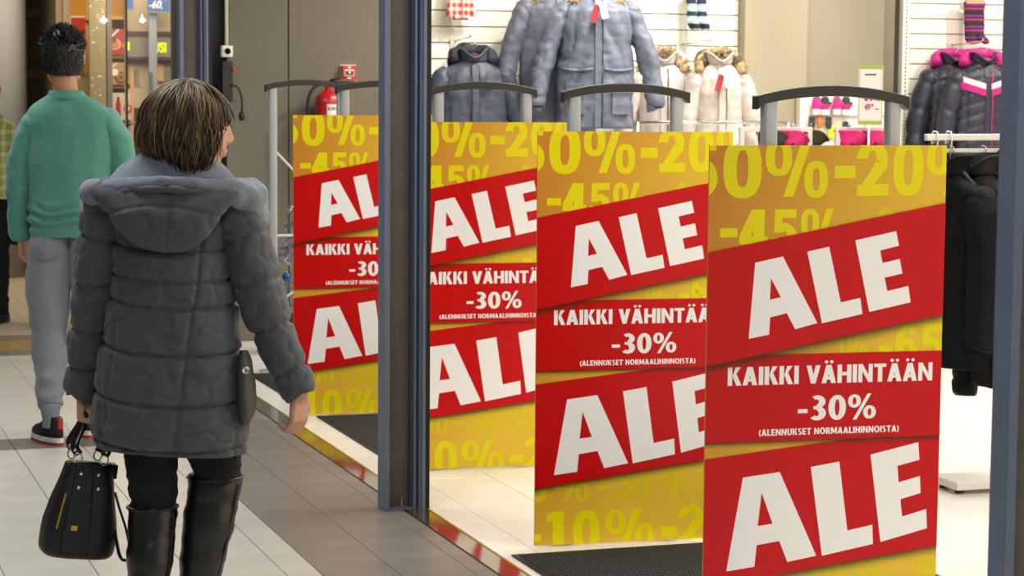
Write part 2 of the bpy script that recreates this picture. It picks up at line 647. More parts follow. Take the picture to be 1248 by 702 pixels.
def poster_mat():
    """printed ground: orange fading to yellow towards the right and the foot of the sheet"""
    m = bpy.data.materials.new('poster_print_ground')
    m.use_nodes = True
    nt = m.node_tree
    b = nt.nodes['Principled BSDF']
    b.inputs['Roughness'].default_value = 0.28
    b.inputs['Specular IOR Level'].default_value = 0.25
    tc = nt.nodes.new('ShaderNodeTexCoord')
    sp = nt.nodes.new('ShaderNodeSeparateXYZ')
    nt.links.new(tc.outputs['Object'], sp.inputs[0])
    ax = nt.nodes.new('ShaderNodeMath'); ax.operation = 'MULTIPLY'; ax.inputs[1].default_value = 1.2
    nt.links.new(sp.outputs[0], ax.inputs[0])
    az = nt.nodes.new('ShaderNodeMath'); az.operation = 'MULTIPLY_ADD'; az.inputs[1].default_value = -0.42; az.inputs[2].default_value = 0.62
    nt.links.new(sp.outputs[2], az.inputs[0])
    ad = nt.nodes.new('ShaderNodeMath'); ad.operation = 'ADD'
    nt.links.new(ax.outputs[0], ad.inputs[0]); nt.links.new(az.outputs[0], ad.inputs[1])
    r = nt.nodes.new('ShaderNodeValToRGB')
    r.color_ramp.elements[0].color = srgb('c8832e')
    r.color_ramp.elements[1].color = srgb('e3bd3a')
    r.color_ramp.elements[0].position = 0.1
    r.color_ramp.elements[1].position = 0.95
    nt.links.new(ad.outputs[0], r.inputs[0])
    nt.links.new(r.outputs[0], b.inputs['Base Color'])
    return m


M_post = poster_mat()
M_yel = mat('yellow_print', 'e6d90c', 0.28, spec=0.25)
M_yel2 = mat('pale_yellow_print', 'dcc81e', 0.28, spec=0.25)
M_red = mat('red_print', 'c4000f', 0.26, spec=0.25)
M_wht = mat('white_print', 'f3f3f5', 0.3, spec=0.25)
M_gatew = mat('gate_silver', 'aeb4bc', 0.35, 0.3)
M_handle = mat('gate_handle_black', '2a2824', 0.38)


def arc(cx, cy, rx, ry, a0, a1, n=14):
    return [(cx + rx * math.cos(R(a0 + (a1 - a0) * k / n)), cy + ry * math.sin(R(a0 + (a1 - a0) * k / n))) for k in range(n + 1)]


def band(outer, inner):
    """quads between two polylines of equal length"""
    return [[outer[i], outer[i + 1], inner[i + 1], inner[i]] for i in range(len(outer) - 1)]


def sup(cx, cy, rx, ry, ex, n=36):
    o = []
    for k in range(n + 1):
        t = 2 * math.pi * k / n
        c, s_ = math.cos(t), math.sin(t)
        o.append((cx + rx * math.copysign(abs(c) ** (2 / ex), c), cy + ry * math.copysign(abs(s_) ** (2 / ex), s_)))
    return o


def glyph(ch):
    """heavy condensed numerals in a unit square, as lists of polygons"""
    if ch == '0':
        return band(sup(.5, .5, .5, .5, 2.5), sup(.5, .5, .15, .31, 2.6))
    if ch == '-':
        return [[(0, 0), (1, 0), (1, 1), (0, 1)]]
    if ch == '1':
        return [[(.35, 0), (1, 0), (1, 1), (.42, 1), (0, .93), (0, .76), (.35, .78)]]
    if ch == '4':
        return [[(.48, 0), (.88, 0), (.88, 1), (.48, 1)], [(0, .2), (1, .2), (1, .38), (0, .38)],
                [(0, .2), (.3, .2), (.75, 1), (.42, 1), (0, .4)]]
    if ch == '5':
        return [[(.08, 1), (.95, 1), (.95, .8), (.38, .8), (.36, .6), (.05, .45)],
                *band(arc(.47, .34, .53, .34, 130, -180, 26), arc(.47, .34, .13, .16, 130, -180, 26)),
                [(.06, .46), (.36, .46), (.4, .62), (.1, .62)]]
    if ch == '6':
        return band(sup(.5, .34, .5, .34, 2.2), sup(.5, .33, .14, .17, 2.3)) + \
            band(arc(.52, .62, .52, .38, 30, 180, 16) + [(.0, .34)], arc(.52, .66, .14, .17, 30, 180, 16) + [(.36, .34)])
    if ch == '2':
        return band(arc(.48, .68, .48, .32, 180, -12, 20), arc(.48, .68, .13, .15, 180, -12, 20)) + \
            [[(.58, .6), (.96, .66), (.93, .5), (.5, .2), (.04, .0), (.06, .12)], [(.02, 0), (1, 0), (1, .22), (.02, .2)],
             [(.02, .02), (.5, .18), (.9, .48), (.6, .64), (.4, .44)]]
    if ch == '3':
        return band(arc(.48, .73, .46, .27, 180, -80, 20), arc(.48, .74, .12, .12, 180, -80, 20)) + \
            band(arc(.48, .29, .5, .29, 90, -170, 20), arc(.48, .27, .13, .12, 90, -170, 20))
    if ch == '%':
        return [[(x * .42, .36 + y * .64) for x, y in p] for p in glyph('0')] + \
            [[(.62 + x * .38, -.02 + y * .64) for x, y in p] for p in glyph('0')] + \
            [[(.29, 0), (.45, 0), (.74, 1), (.58, 1)]]


def clip_poly(poly, ax, lim, keep_less):
    out = []
    n = len(poly)
    for i in range(n):
        a, b = poly[i], poly[(i + 1) % n]
        ia = (a[ax] <= lim) if keep_less else (a[ax] >= lim)
        ib = (b[ax] <= lim) if keep_less else (b[ax] >= lim)
        if ia:
            out.append(a)
        if ia != ib:
            t = (lim - a[ax]) / (b[ax] - a[ax])
            out.append((a[0] + t * (b[0] - a[0]), a[1] + t * (b[1] - a[1])))
    return out


def flat(polys, y):
    mb = MB()
    for q_, p in enumerate(polys):
        for ax, lim, kl in ((0, PW, True), (0, 0.0, False), (1, PH, True), (1, PB, False)):
            if len(p) >= 3:
                p = clip_poly(p, ax, lim, kl)
        if len(p) >= 3:
            mb.add([(q[0], y - 4e-5 * (q_ % 8), q[1]) for q in p], [tuple(range(len(p)))])
    return mb


def place(ch, u0, v0, u1, v1):
    return [[(u0 + x * (u1 - u0), v0 + y * (v1 - v0)) for x, y in p] for p in glyph(ch)]


ROWS = [('5', -.072, 1.27, .0237, 1.431), ('0', .0395, 1.27, .1493, 1.431), ('%', .1597, 1.2735, .3411, 1.431), ('-', .3607, 1.3242, .4212, 1.3584),
        ('2', .4245, 1.2752, .5193, 1.425), ('0', .5315, 1.274, .622, 1.43), ('%', .6312, 1.274, .80, 1.43),
        ('-', .0336, 1.165, .083, 1.190), ('4', .0884, 1.122, .1704, 1.24), ('5', .1843, 1.122, .2557, 1.24), ('%', .2649, 1.122, .3924, 1.2407),
        ('-', .502, .842, .5421, .8617), ('6', .5501, .80, .6165, .9176), ('5', .6265, .80, .70, .9202),
        ('-', -.02, .0202, .0237, .0459), ('1', .0429, -.03, .1043, .122), ('0', .1366, -.03, .2309, .1219), ('%', .2499, -.0146, .4258, .1196),
        ('-', .4511, .0201, .509, .0548), ('2', .5132, -.012, .6083, .1291), ('0', .622, -.012, .712, .1291)]
ROWS2 = [('6', .4839, 1.125, .5398, 1.243), ('0', .5677, 1.125, .6208, 1.244), ('%', .385, .80, .4713, .90),
         ('0', -.03, .153, .0448, .27), ('%', .062, .152, .1913, .262), ('-', .2188, .187, .2625, .2031), ('3', .2797, .154, .345, .262),
         ('0', .352, .154, .4093, .262), ('%', .4389, .157, .5578, .262), ('-', .5855, .187, .622, .2031), ('6', .632, .155, .70, .268)]
A1 = [(.1344, 1.0956), (.2138, 1.1117), (.3179, .9277), (.2537, .9117), (.2281, .9562), (.18, .9456), (.1781, .8984), (.1193, .888)]
A1h = [(.1805, 1.0529), (.2101, 1.0006), (.1786, .9937)]
L1 = [(.2844, 1.124), (.3477, 1.1371), (.3851, .9832), (.4423, .9946), (.4497, .9501), (.3313, .9267)]
E1 = [(.4239, 1.1535), (.5443, 1.1777), (.5534, 1.1373), (.4977, 1.1248), (.5059, 1.09), (.5566, 1.1009), (.5657, 1.0604), (.5133, 1.0496), (.5215, 1.0123), (.5842, 1.0254), (.5918, .9799), (.4699, .9555)]
A2 = [(.1106, .5061), (.2171, .5179), (.3294, .2793), (.2444, .2655), (.2198, .3254), (.1538, .3166), (.1482, .2565), (.0667, .2474)]
A2h = [(.1656, .4627), (.1991, .3749), (.1558, .3697)]
L2 = [(.3078, .5287), (.3917, .541), (.4199, .3462), (.494, .3596), (.4973, .3049), (.3461, .2785)]
E2 = [(.4841, .5572), (.626, .5873), (.6312, .5374), (.5653, .5226), (.5703, .4762), (.6337, .4917), (.6369, .4435), (.5766, .428), (.5829, .3791), (.6553, .397), (.6587, .3426), (.5198, .3093)]


def letter_a(o, h):
    # quads around the counter of the A
    a, b, c, d, e, f, g, i = o
    return [[a, b, h[0]], [a, h[0], h[2], i], [b, h[0], h[1], c], [h[2], h[1], e, f], [i, h[2], f, g], [h[1], c, d, e]]


def letter_l(o):
    a, b, c, d, e, f = o
    return [[a, b, c, f], [c, d, e, f]]


def letter_e(o):
    a, b, c, d, e, f, g, h, i, j, k, l = o
    return [[a, b, c, d], [a, d, e, h, i, l], [e, f, g, h], [i, j, k, l]]


def stroke(a, b, w_):
    d = Vector((b[0] - a[0], b[1] - a[1]))
    n = Vector((-d.y, d.x)).normalized() * w_ / 2
    return [(a[0] + n.x, a[1] + n.y), (b[0] + n.x, b[1] + n.y), (b[0] - n.x, b[1] - n.y), (a[0] - n.x, a[1] - n.y)]


def box2(x0, y0, x1, y1):
    return [(x0, y0), (x1, y0), (x1, y1), (x0, y1)]


def sans_glyph(c):
    """bold upright sans capitals, cap height 1: (width, polygons)"""
    w_ = .215
    if c == ' ':
        return .24, []
    if c == 'I':
        return w_, [box2(0, 0, w_, 1)]
    if c == 'H':
        return .68, [box2(0, 0, w_, 1), box2(.68 - w_, 0, .68, 1), box2(w_, .41, .68 - w_, .60)]
    if c == 'N':
        return .70, [box2(0, 0, .2, 1), box2(.5, 0, .7, 1), [(.2, 1), (.0, 1), (.5, 0), (.7, 0)]]
    if c == 'T':
        return .60, [box2(.3 - w_ / 2, 0, .3 + w_ / 2, .83), box2(0, .82, .6, 1)]
    if c == 'L':
        return .49, [box2(0, 0, w_, 1), box2(w_, 0, .49, .18)]
    if c == 'E':
        return .52, [box2(0, 0, w_, 1), box2(w_, 0, .52, .18), box2(w_, .41, .49, .59), box2(w_, .82, .52, 1)]
    if c == 'K':
        return .65, [box2(0, 0, w_, 1), [(w_ - .02, .38), (.37, 1), (.62, 1), (.36, .56), (w_ + .02, .50)], [(.22, .55), (.42, .62), (.66, 0), (.41, 0)]]
    if c in 'AÄ':
        P = [[(0, 0), (.22, 0), (.46, 1), (.22, 1)], [(.46, 0), (.70, 0), (.47, 1), (.24, 1)], [(.15, .2), (.55, .2), (.51, .37), (.19, .37)]]
        if c == 'Ä':
            P += [sup(.22, 1.17, .085, .085, 2, 12)[:-1], sup(.48, 1.17, .085, .085, 2, 12)[:-1]]
        return .70, P
    if c == 'V':
        return .68, [[(0, 1), (.23, 1), (.45, 0), (.23, 0)], [(.45, 1), (.68, 1), (.45, 0), (.23, 0)]]
    if c == 'M':
        return .86, [box2(0, 0, .2, 1), box2(.66, 0, .86, 1), [(0, 1), (.24, 1), (.52, .15), (.34, .15)], [(.62, 1), (.86, 1), (.52, .15), (.34, .15)]]
    if c == 'U':
        return .67, [box2(0, .35, w_, 1), box2(.67 - w_, .35, .67, 1)] + band(arc(.335, .36, .335, .37, 180, 360), arc(.335, .36, .12, .18, 180, 360))
    if c == 'O':
        return .76, band(sup(.38, .5, .38, .515, 2.1), sup(.38, .5, .155, .33, 2.1))
    if c == 'R':
        return .62, [box2(0, 0, w_, 1), box2(w_, .82, .32, 1), box2(w_, .40, .32, .57)] + band(arc(.31, .70, .28, .30, 90, -90), arc(.31, .695, .07, .125, 90, -90)) + [[(.22, .45), (.45, .48), (.63, 0), (.39, 0)]]
    if c == 'S':
        return .52, band(arc(.27, .72, .26, .29, 40, 270, 16), arc(.28, .72, .06, .11, 40, 270, 16)) + band(arc(.25, .28, .26, .29, 90, -140, 16), arc(.24, .28, .06, .11, 90, -140, 16))
    if c == '(':
        return .26, band(arc(.36, .42, .36, .62, 125, 235), arc(.46, .42, .28, .62, 125, 235))
    if c == ')':
        return .26, band(arc(-.10, .42, .36, .62, 55, -55), arc(-.20, .42, .28, .62, 55, -55))
    if c == '-':
        return .31, [box2(0, .30, .31, .46)]
    if c == '0':
        return .56, band(sup(.28, .49, .28, .505, 2.1), sup(.28, .49, .075, .33, 2.1))
    if c == '3':
        return .53, band(arc(.24, .74, .26, .26, 130, -90, 16), arc(.22, .74, .07, .10, 130, -90, 16)) + band(arc(.24, .275, .28, .285, 90, -140, 16), arc(.22, .275, .07, .115, 90, -140, 16)) + [box2(.12, .44, .26, .57)]
    if c == '%':
        return .90, band(sup(.205, .73, .205, .27, 2.1), sup(.205, .73, .06, .15, 2.1)) + band(sup(.695, .27, .205, .27, 2.1), sup(.695, .27, .06, .15, 2.1)) + [[(.16, -.02), (.28, -.02), (.74, 1.02), (.62, 1.02)]]


def sans(s, x0, z0, x1, z1, gap=.065):
    """one line of bold sans lettering fitted between x0 and x1 with its capitals from z0 to z1"""
    items, x = [], 0.0
    for c in s:
        w_, P = sans_glyph(c)
        items.append((x, P))
        x += w_ + gap
    x -= gap
    k = (x1 - x0) / x
    return flat([[(x0 + (o + q[0]) * k, z0 + q[1] * (z1 - z0)) for q in p] for o, P in items for p in P], -0.0022)


def poster_parts():
    """(name, mesh, parent index) shared by all four posters"""
    P = []
    P.append(('sheet', MB().box(0, 0, PB, PW, 0.006, PH).mesh('sheet', [M_post]), None))
    for rows_, m_ in ((ROWS2, M_yel2), (ROWS, M_yel)):
        for r in rows_:
            pl_ = place(*r)
            for ps in ((pl_[:36], pl_[36:72], pl_[72:]) if r[0] == '%' else (pl_,)):
                fm = flat(ps, -0.0003)
                if fm.f:
                    P.append(('numeral', fm.mesh('numeral', m_), None))
    # the soft shade printed under each banner, in three fading steps
    k = len(P)
    P.append(('foot_banner', flat([[(0, .560), (PW, .633), (PW, .2926), (0, .2025)]], -0.0010).mesh('foot_banner', M_red), 0))
    P.append(('lettering', flat(letter_a(A2, A2h) + letter_l(L2) + letter_e(E2), -0.0014).mesh('lettering', M_wht), k))
    k = len(P)
    P.append(('terms_banner', flat([[(0, .8435), (PW, .8435), (PW, .605), (0, .605)]], -0.0018).mesh('terms_banner', M_red), 0))
    t1 = sans('KAIKKI VÄHINTÄÄN', .0615, .7605, .663, .811)
    t2 = sans('-30%', .2663, .6585, .4966, .7275)
    t3 = sans('(ALENNUKSET NORMAALIHINNOISTA)', .154, .6195, .5665, .6375, .10)
    for t in (t1, t2, t3):
        P.append(('lettering', t.mesh('lettering', M_wht), k))
    k = len(P)
    P.append(('top_banner', flat([[(0, 1.1246), (PW, 1.2547), (PW, .9442), (0, .815)]], -0.0026).mesh('top_banner', M_red), 0))
    P.append(('lettering', flat(letter_a(A1, A1h) + letter_l(L1) + letter_e(E1), -0.0030).mesh('lettering', M_wht), k))
    return P


PARTS = poster_parts()
def fade_mat(name, length):
    """printed drop shade of the artwork: dark ink thinning out downwards over a few centimetres"""
    m = bpy.data.materials.new(name)
    m.use_nodes = True
    nt = m.node_tree
    b = nt.nodes['Principled BSDF']
    b.inputs['Base Color'].default_value = srgb('2a1c06')
    b.inputs['Roughness'].default_value = 0.28
    uv = nt.nodes.new('ShaderNodeUVMap')
    sp = nt.nodes.new('ShaderNodeSeparateXYZ')
    nt.links.new(uv.outputs[0], sp.inputs[0])
    pw = nt.nodes.new('ShaderNodeMath'); pw.operation = 'POWER'; pw.inputs[1].default_value = 2.2
    nt.links.new(sp.outputs[1], pw.inputs[0])
    ml = nt.nodes.new('ShaderNodeMath'); ml.operation = 'MULTIPLY'; ml.inputs[1].default_value = 0.8
    nt.links.new(pw.outputs[0], ml.inputs[0])
    nt.links.new(ml.outputs[0], b.inputs['Alpha'])
    return m


M_fade = fade_mat('printed_shade_ink', 0.04)


def fade_mesh(l, r, depth, y):
    me = bpy.data.meshes.new('printed_shade')
    me.from_pydata([(0, y, l), (PW, y, r), (PW, y, r - depth), (0, y, l - depth)], [], [(0, 1, 2, 3)])
    uv = me.uv_layers.new(name='UVMap')
    for i, q in enumerate(((0, 1), (1, 1), (1, 0), (0, 0))):
        uv.data[i].uv = q
    me.materials.append(M_fade)
    return me


FADES = [(fade_mesh(.2025, .2926, .035, -0.0008)), (fade_mesh(.605, .605, .022, -0.0016)), (fade_mesh(.815, .9442, .038, -0.0024))]


def gate(X, Y, label, glabel, poster=None, ang=-4.5, brace=False):
    """X, Y = left end of the handle; poster = left edge X of the sheet"""
    t = empty('security_gate', (X, Y + 0.025, 0), R(-2.0), glabel, 'gate', 'shop security gates')
    hw = 0.455
    for xx in (0.03, hw - 0.055):
        mb = MB()
        mb.loft([se_ring(xx + 0.0125, 0, z, 0.023, 0.016, 16, 3) for z in (0.004, 1.50, 1.535)])
        mb.build('post', M_gatew, t, smooth=False)
    if brace:
        MB().tube([(0.05, 0, 1.20), (0.235, 0, 1.005), (0.40, 0, 0.82)], 0.006, 8).build('brace', M_whitem, t)
        MB().tube([(0.05, 0, 0.74), (0.40, 0, 0.74)], 0.007, 8).build('brace', M_whitem, t)
        MB().tube([(0.05, 0, 0.36), (0.40, 0, 0.62)], 0.006, 8).build('brace', M_whitem, t)
    MB().box(-0.02, -0.012, 0.0005, hw + 0.02, 0.07, 0.012).build('foot_plate', M_gatew, t)
    # arched black handle
    top, bot = [], []
    n = 20
    for k in range(n + 1):
        f = k / n
        x = f * hw
        zt = 1.546 + 0.030 * (1 - (2 * f - 1) ** 2)
        zb = zt - (0.026 + 0.004 * math.cos(math.pi * (f - .5)))
        top.append((x, zt)); bot.append((x, zb - (0.012 if f < 0.04 or f > 0.96 else 0)))
    mb = MB()
    mb.loft([[(a[0], -0.021, a[1]), (a[0], 0.021, a[1]), (b[0], 0.021, b[1]), (b[0], -0.021, b[1])] for a, b in zip(top, bot)])
    mb.build('handle', M_handle, t, bevel=0.003)
    if poster is not None:
        p = empty('sale_poster', (poster, Y - 0.03 + 0.02, 0), R(ang), label, 'poster', 'sale posters on the security gates')
        objs = []
        for name, me, par in PARTS:
            o = bpy.data.objects.new(name, me)
            COL.objects.link(o)
            o.parent = p if par is None else objs[par]
            # keep to thing > part > sub-part
            if par is not None and objs[par].parent is not p:
                o.parent = objs[par]
            objs.append(o)
        # flatten: banners sit directly on the poster, lettering under its banner
        for (name, me, par), o in zip(PARTS, objs):
            if name.endswith('banner'):
                o.parent = p
        for me in FADES:
            o = bpy.data.objects.new('printed_shade', me)
            COL.objects.link(o)
            o.parent = p
    return t


gate(2.544, 5.49, 'large red and yellow ALE sale poster nearest the camera, whole text readable', 'security gate with black arched handle carrying the nearest sale poster', 2.398)
gate(2.539, 7.02, 'red and yellow ALE poster second from the camera, right edge hidden by the nearest', 'security gate holding the sale poster second from the camera', 2.442)
gate(2.518, 8.55, 'red and yellow ALE poster just right of the dark steel column', 'security gate holding the sale poster beside the dark steel column', 2.403, -4)
gate(2.526, 10.11, 'farthest red and yellow ALE poster, cut off by the left side of the dark column', 'security gate holding the farthest poster below the fire call point', 2.315, -2)
gate(2.52, 11.64, None, 'bare silver security gate with thin white braces and no poster', None, 0, True)
# ------------------------------------------------------------------ people
M_skin = mat('skin', 'c98f72', 0.5, var=0.06, scale=30)
M_skin2 = mat('fair_skin', 'd09a7e', 0.5, var=0.05, scale=30)
M_eye = mat('eye_white', 'e8e4de', 0.3)
M_iris = mat('eye_iris', '3a2c22', 0.3)


def head_mb(mb, c, yaw, pitch=0.0, s=1.0):
    """face looks along local +y before the turn; c = head centre"""
    M = Matrix.Translation(Vector(c)) @ Matrix.Rotation(yaw, 4, 'Z') @ Matrix.Rotation(pitch, 4, 'X') @ Matrix.Scale(s, 4)
    M3 = M.to_3x3()

    def E(p, r):
        mb.ell(M @ Vector(p), r, 20, 14, M3)
    E((0, -.012, .028), (.074, .094, .086))
    E((0, .022, -.02), (.064, .074, .088))
    E((0, .05, -.088), (.030, .032, .024))
    for sx_ in (-1, 1):
        E((sx_ * .034, .052, -.035), (.030, .034, .036))
        E((sx_ * .030, .078, .030), (.026, .016, .010))
        E((sx_ * .045, .03, -.07), (.022, .035, .030))
        E((sx_ * .074, -.012, -.005), (.011, .021, .033))
        E((sx_ * .079, -.018, .006), (.006, .016, .020))
        E((sx_ * .011, .094, -.030), (.009, .012, .008))
    mb.caps(M @ Vector((0, .086, .022)), .009 * s, M @ Vector((0, .101, -.022)), .011 * s)
    E((0, .084, -.055), (.023, .013, .007))
    E((0, .082, -.066), (.020, .013, .007))
    return M


def eyes(M, parent):
    for sx_ in (-1, 1):
        c = M @ Vector((sx_ * .032, .071, .010))
        e = MB().ell(c, (.0125, .0125, .0105), 14, 10, M.to_3x3()).build('eye', M_eye, parent, True)
        MB().ell(M @ Vector((sx_ * .032, .0795, .010)), (.006, .0045, .006), 12, 8, M.to_3x3()).build('iris', M_iris, e, True)


def hand_mb(mb, wrist, d, n, t, curl=(35, 45, 30), s=1.0, spread=0.0, thumb=(25, 20)):
    """d = direction wrist->fingers, n = palm normal (fingers curl towards n), t = direction of the thumb side"""
    d, n, t = Vector(d).normalized(), Vector(n), Vector(t)
    n = (n - d * n.dot(d)).normalized()
    t = (t - d * t.dot(d) - n * t.dot(n)).normalized()
    w = Vector(wrist)
    for k in range(4):
        off = (1.5 - k) * .0185 * s
        mb.caps(w + t * off * .7, .014 * s, w + d * .082 * s + t * off, .0115 * s)
    L = [(.040, .026, .020), (.045, .029, .022), (.042, .027, .021), (.033, .020, .018)]
    for k in range(4):
        p = w + d * .085 * s + t * (1.5 - k) * .0195 * s
        a = 0
        dd = (d + t * spread * (1.5 - k)).normalized()
        for q in range(3):
            a += R(curl[q] + k * 3)
            v = dd * math.cos(a) + n * math.sin(a)
            p2 = p + v * L[k][q] * s
            mb.caps(p, (.0092 - q * .0009) * s, p2, (.0086 - q * .0011) * s)
            p = p2
    p = w + d * .022 * s + t * .026 * s
    v1 = (d * .75 + t * .65 + n * .25).normalized()
    p2 = p + v1 * .042 * s
    mb.caps(p, .014 * s, p2, .0105 * s)
    v2 = (d * math.cos(R(thumb[0])) + n * math.sin(R(thumb[0])) + t * .1).normalized()
    p3 = p2 + v2 * .032 * s
    mb.caps(p2, .0102 * s, p3, .009 * s)
    v3 = (d * math.cos(R(thumb[0] + thumb[1])) + n * math.sin(R(thumb[0] + thumb[1]))).normalized()
    mb.caps(p3, .009 * s, p3 + v3 * .024 * s, .0075 * s)


def body_mb(mb, pts):
    for a, ra, b, rb in pts:
        mb.caps(a, ra, b, rb, 14)


def puff_tube(ctrl, n, ns, fn=None, ref=(1, 0, 0), spline=True):
    """ctrl rows: x, y, z, ru, rv -> displaced rings"""
    C = catmull(ctrl, ns) if spline else lerp_rows(ctrl, ns)
    rings = tube_rings([c[:3] for c in C], [(c[3], c[4]) for c in C], n, ref)
    return displace_rings(rings, fn) if fn else rings


def strands(paths, r0, r1, n=4):
    mb = MB()
    for P in paths:
        k = len(P)
        mb.tube(P, [r0 + (r1 - r0) * (i / (k - 1)) ** 1.5 for i in range(k)], n)
    return mb


rng = random.Random(5)

# ================================================== woman in the quilted coat
WOM = empty('person', (0.973, 5.686, 0), -YAW, 'person in a dark grey quilted hooded coat and tall black boots, walking away', 'person')
wb_ = MB()
HM = head_mb(wb_, (0.066, 0.0, 1.455), R(-75), R(-4), 0.96)
body_mb(wb_, [((.03, -.02, 1.40), .050, (.015, -.02, 1.28), .052), ((.015, 0, 1.27), .09, (.01, 0, .80), .10),
              ((.01, 0, .80), .11, (.0, 0, .70), .10), ((-.10, 0, 1.27), .05, (.13, 0, 1.27), .05),
              ((-.15, 0, 1.26), .045, (-.20, .04, .98), .038), ((-.20, .04, .98), .036, (-.232, .045, .765), .025),
              ((.19, 0, 1.25), .045, (.25, -.005, .99), .038), ((.25, -.005, .99), .036, (.338, -.005, .772), .025),
              ((-.05, 0, .72), .07, (-.046, .02, .47), .05), ((-.046, .02, .47), .045, (-.05, -.05, .10), .035),
              ((-.05, -.05, .09), .035, (-.05, .09, .045), .03),
              ((.10, 0, .72), .07, (.112, .06, .50), .05), ((.112, .06, .50), .045, (.035, .06, .10), .035),
              ((.035, .06, .09), .035, (.035, .20, .045), .03)])
# right hand hangs relaxed, half closed; left hand holds the straps of the bag
hand_mb(wb_, (.338, -.002, .772), (-.02, .05, -1), (-.75, .55, 0), (-.45, .85, 0), (28, 48, 30), 0.86, 0.02, (20, 18))
hand_mb(wb_, (-.231, .045, .765), (.02, -.02, -1), (.9, -.2, 0), (-.1, .95, 0), (70, 75, 45), 0.84, 0, (55, 30))
remesh(wb_, 'body', M_skin2, WOM, 0.0042, 2)
eyes(HM, WOM)

M_coat = mat('charcoal_coat_cloth', '4c4d52', 0.72, var=0.10, scale=60, bump=0.10, bscale=500, sheen=0.15)
M_lining = mat('grey_fleece_lining', '78808c', 0.9, var=0.10, scale=50, bump=0.25, bscale=260, sheen=0.4)

HS = [1.145, 1.066, 1.0, .88, .752, .634]


def g(d, w_):
    return math.exp(-(d / w_) ** 2)


def coat_fn(j, k, p):
    x, y, z = p
    zz = z + 0.05 * x - 0.35 * (x - .01) ** 2
    dz = min(abs(zz - h) for h in HS)
    s1 = -.105 - (1.1 - z) * .13
    s2 = .10 - (1.1 - z) * .14
    side = 1 if y < 0 else -1
    dv = min(abs(x - s1), abs(x - s2), abs(abs(x - .01) - .18) + .0)
    up = min(1, max(0, (1.36 - z) / .08))
    puff = .0065 * (1 - math.exp(-dz / .022)) * (1 - .6 * math.exp(-dv / .014))
    wr = nz(p, 8, 11) * .0065 + nz(p, 19, 26, 3.1) * .0042 + nz(p, 44, 60, 1.3) * .0014
    crease = -.005 * (1 - abs(nz(p, 13, 19, 7.7))) ** 9
    seam = -.0085 * g(dz, .0048) - .0055 * g(dv, .0042)
    hem = .010 * math.sin(k * 2 * math.pi * 9) * max(0, (.70 - z) / .1) * nz(p, 5)
    return (puff + wr + crease + seam + hem - .008) * up


TOR = [(.646, .005, .188, .142), (.625, .005, .200, .152), (.650, .004, .207, .160), (.69, .004, .210, .162), (.75, .003, .206, .160),
       (.85, .006, .195, .152), (.94, .010, .182, .145), (1.05, .012, .166, .135), (1.15, .012, .156, .128), (1.22, .012, .158, .120),
       (1.275, .012, .150, .105), (1.315, .012, .122, .088), (1.345, .014, .090, .074), (1.375, .018, .068, .066)]
rows = lerp_rows(TOR, 14)
rows = np.vstack([rows[:2], catmull(rows[1:], 300)[1:]])
rings = [[(p[0], p[1], p[2] - .06 * (p[0]) * max(0, (.85 - p[2]) / .25)) for p in se_ring(r[1], 0, r[0], r[2], r[3], 230, 2.35)] for r in rows]
rings = displace_rings(rings, coat_fn)
COAT = MB().loft(rings, True, True).build('coat', M_coat, WOM, True)


def sleeve_fn(seams, sd):
    def fn(j, k, p):
        d = min(abs(j - s_) for s_ in seams) * .56
        dl = min(abs(k - sd), abs(k - sd + 1), abs(k - sd - 1)) * .38
        puff = .006 * (1 - math.exp(-d / .020)) * (1 - .5 * math.exp(-dl / .014))
        seam = -.0085 * g(d, .005) - .0055 * g(dl, .0042)
        return puff + seam + nz(p, 14, 16, 2) * .006 + nz(p, 34, 30, 5) * .003 - .004 * (1 - abs(nz(p, 17, 22, 7.7))) ** 9 - .006
    return fn


SL = [(-.118, -.005, 1.300, .050, .060), (-.150, 0, 1.255, .068, .078), (-.178, .012, 1.13, .066, .076), (-.200, .03, .98, .062, .070),
      (-.222, .04, .85, .056, .062), (-.234, .045, .766, .050, .055), (-.234, .045, .772, .034, .038)]
rg = puff_tube(SL, 84, 180, sleeve_fn([.10, .28, .42, .56, .70, .93], .80))
MB().loft(rg).build('sleeve', M_coat, COAT, True)
SR = [(.135, -.005, 1.300, .050, .060), (.172, 0, 1.252, .072, .080), (.212, -.005, 1.13, .070, .078), (.252, -.01, .99, .064, .072),
      (.300, -.01, .865, .056, .062), (.338, -.008, .778, .048, .052), (.336, -.008, .784, .032, .036)]
rg = puff_tube(SR, 84, 180, sleeve_fn([.10, .28, .42, .56, .72, .93], .70))
MB().loft(rg).build('sleeve', M_coat, COAT, True)

# pocket bag on the right side with a metal snap
pk = [(.202, -.045, .885, .010, .022), (.204, -.05, .86, .017, .050), (.208, -.052, .79, .021, .062), (.208, -.052, .735, .022, .060), (.204, -.05, .70, .012, .04)]
pko = MB().loft(puff_tube(pk, 40, 40, lambda j, k, p: nz(p, 40, 18) * .006)).build('pocket', mat('pocket_cloth', '504f4d', 0.75, var=0.1, scale=60), COAT, True)
MB().lathe((0, 0, 0), [(.004, 0), (.009, 0), (.010, .003), (.008, .005), (.0045, .003)], 14).build('snap', M_chrome, COAT)
o = COAT.children[-1]
o.rotation_euler = (R(90), 0, R(18)); o.location = (.213, -.116, .845)

# hood lying on the back
HOOD = [(r_[0] + .016 * (1.33 - r_[0]) / .2,) + r_[1:] for r_ in [(1.128, .020, -.128, .020, .012), (1.134, .020, -.135, .052, .026), (1.150, .019, -.140, .085, .040), (1.185, .018, -.142, .122, .052),
        (1.225, .016, -.136, .152, .056), (1.262, .014, -.124, .178, .056), (1.295, .012, -.112, .194, .050), (1.318, .010, -.10, .186, .040), (1.332, .010, -.09, .14, .03)]]


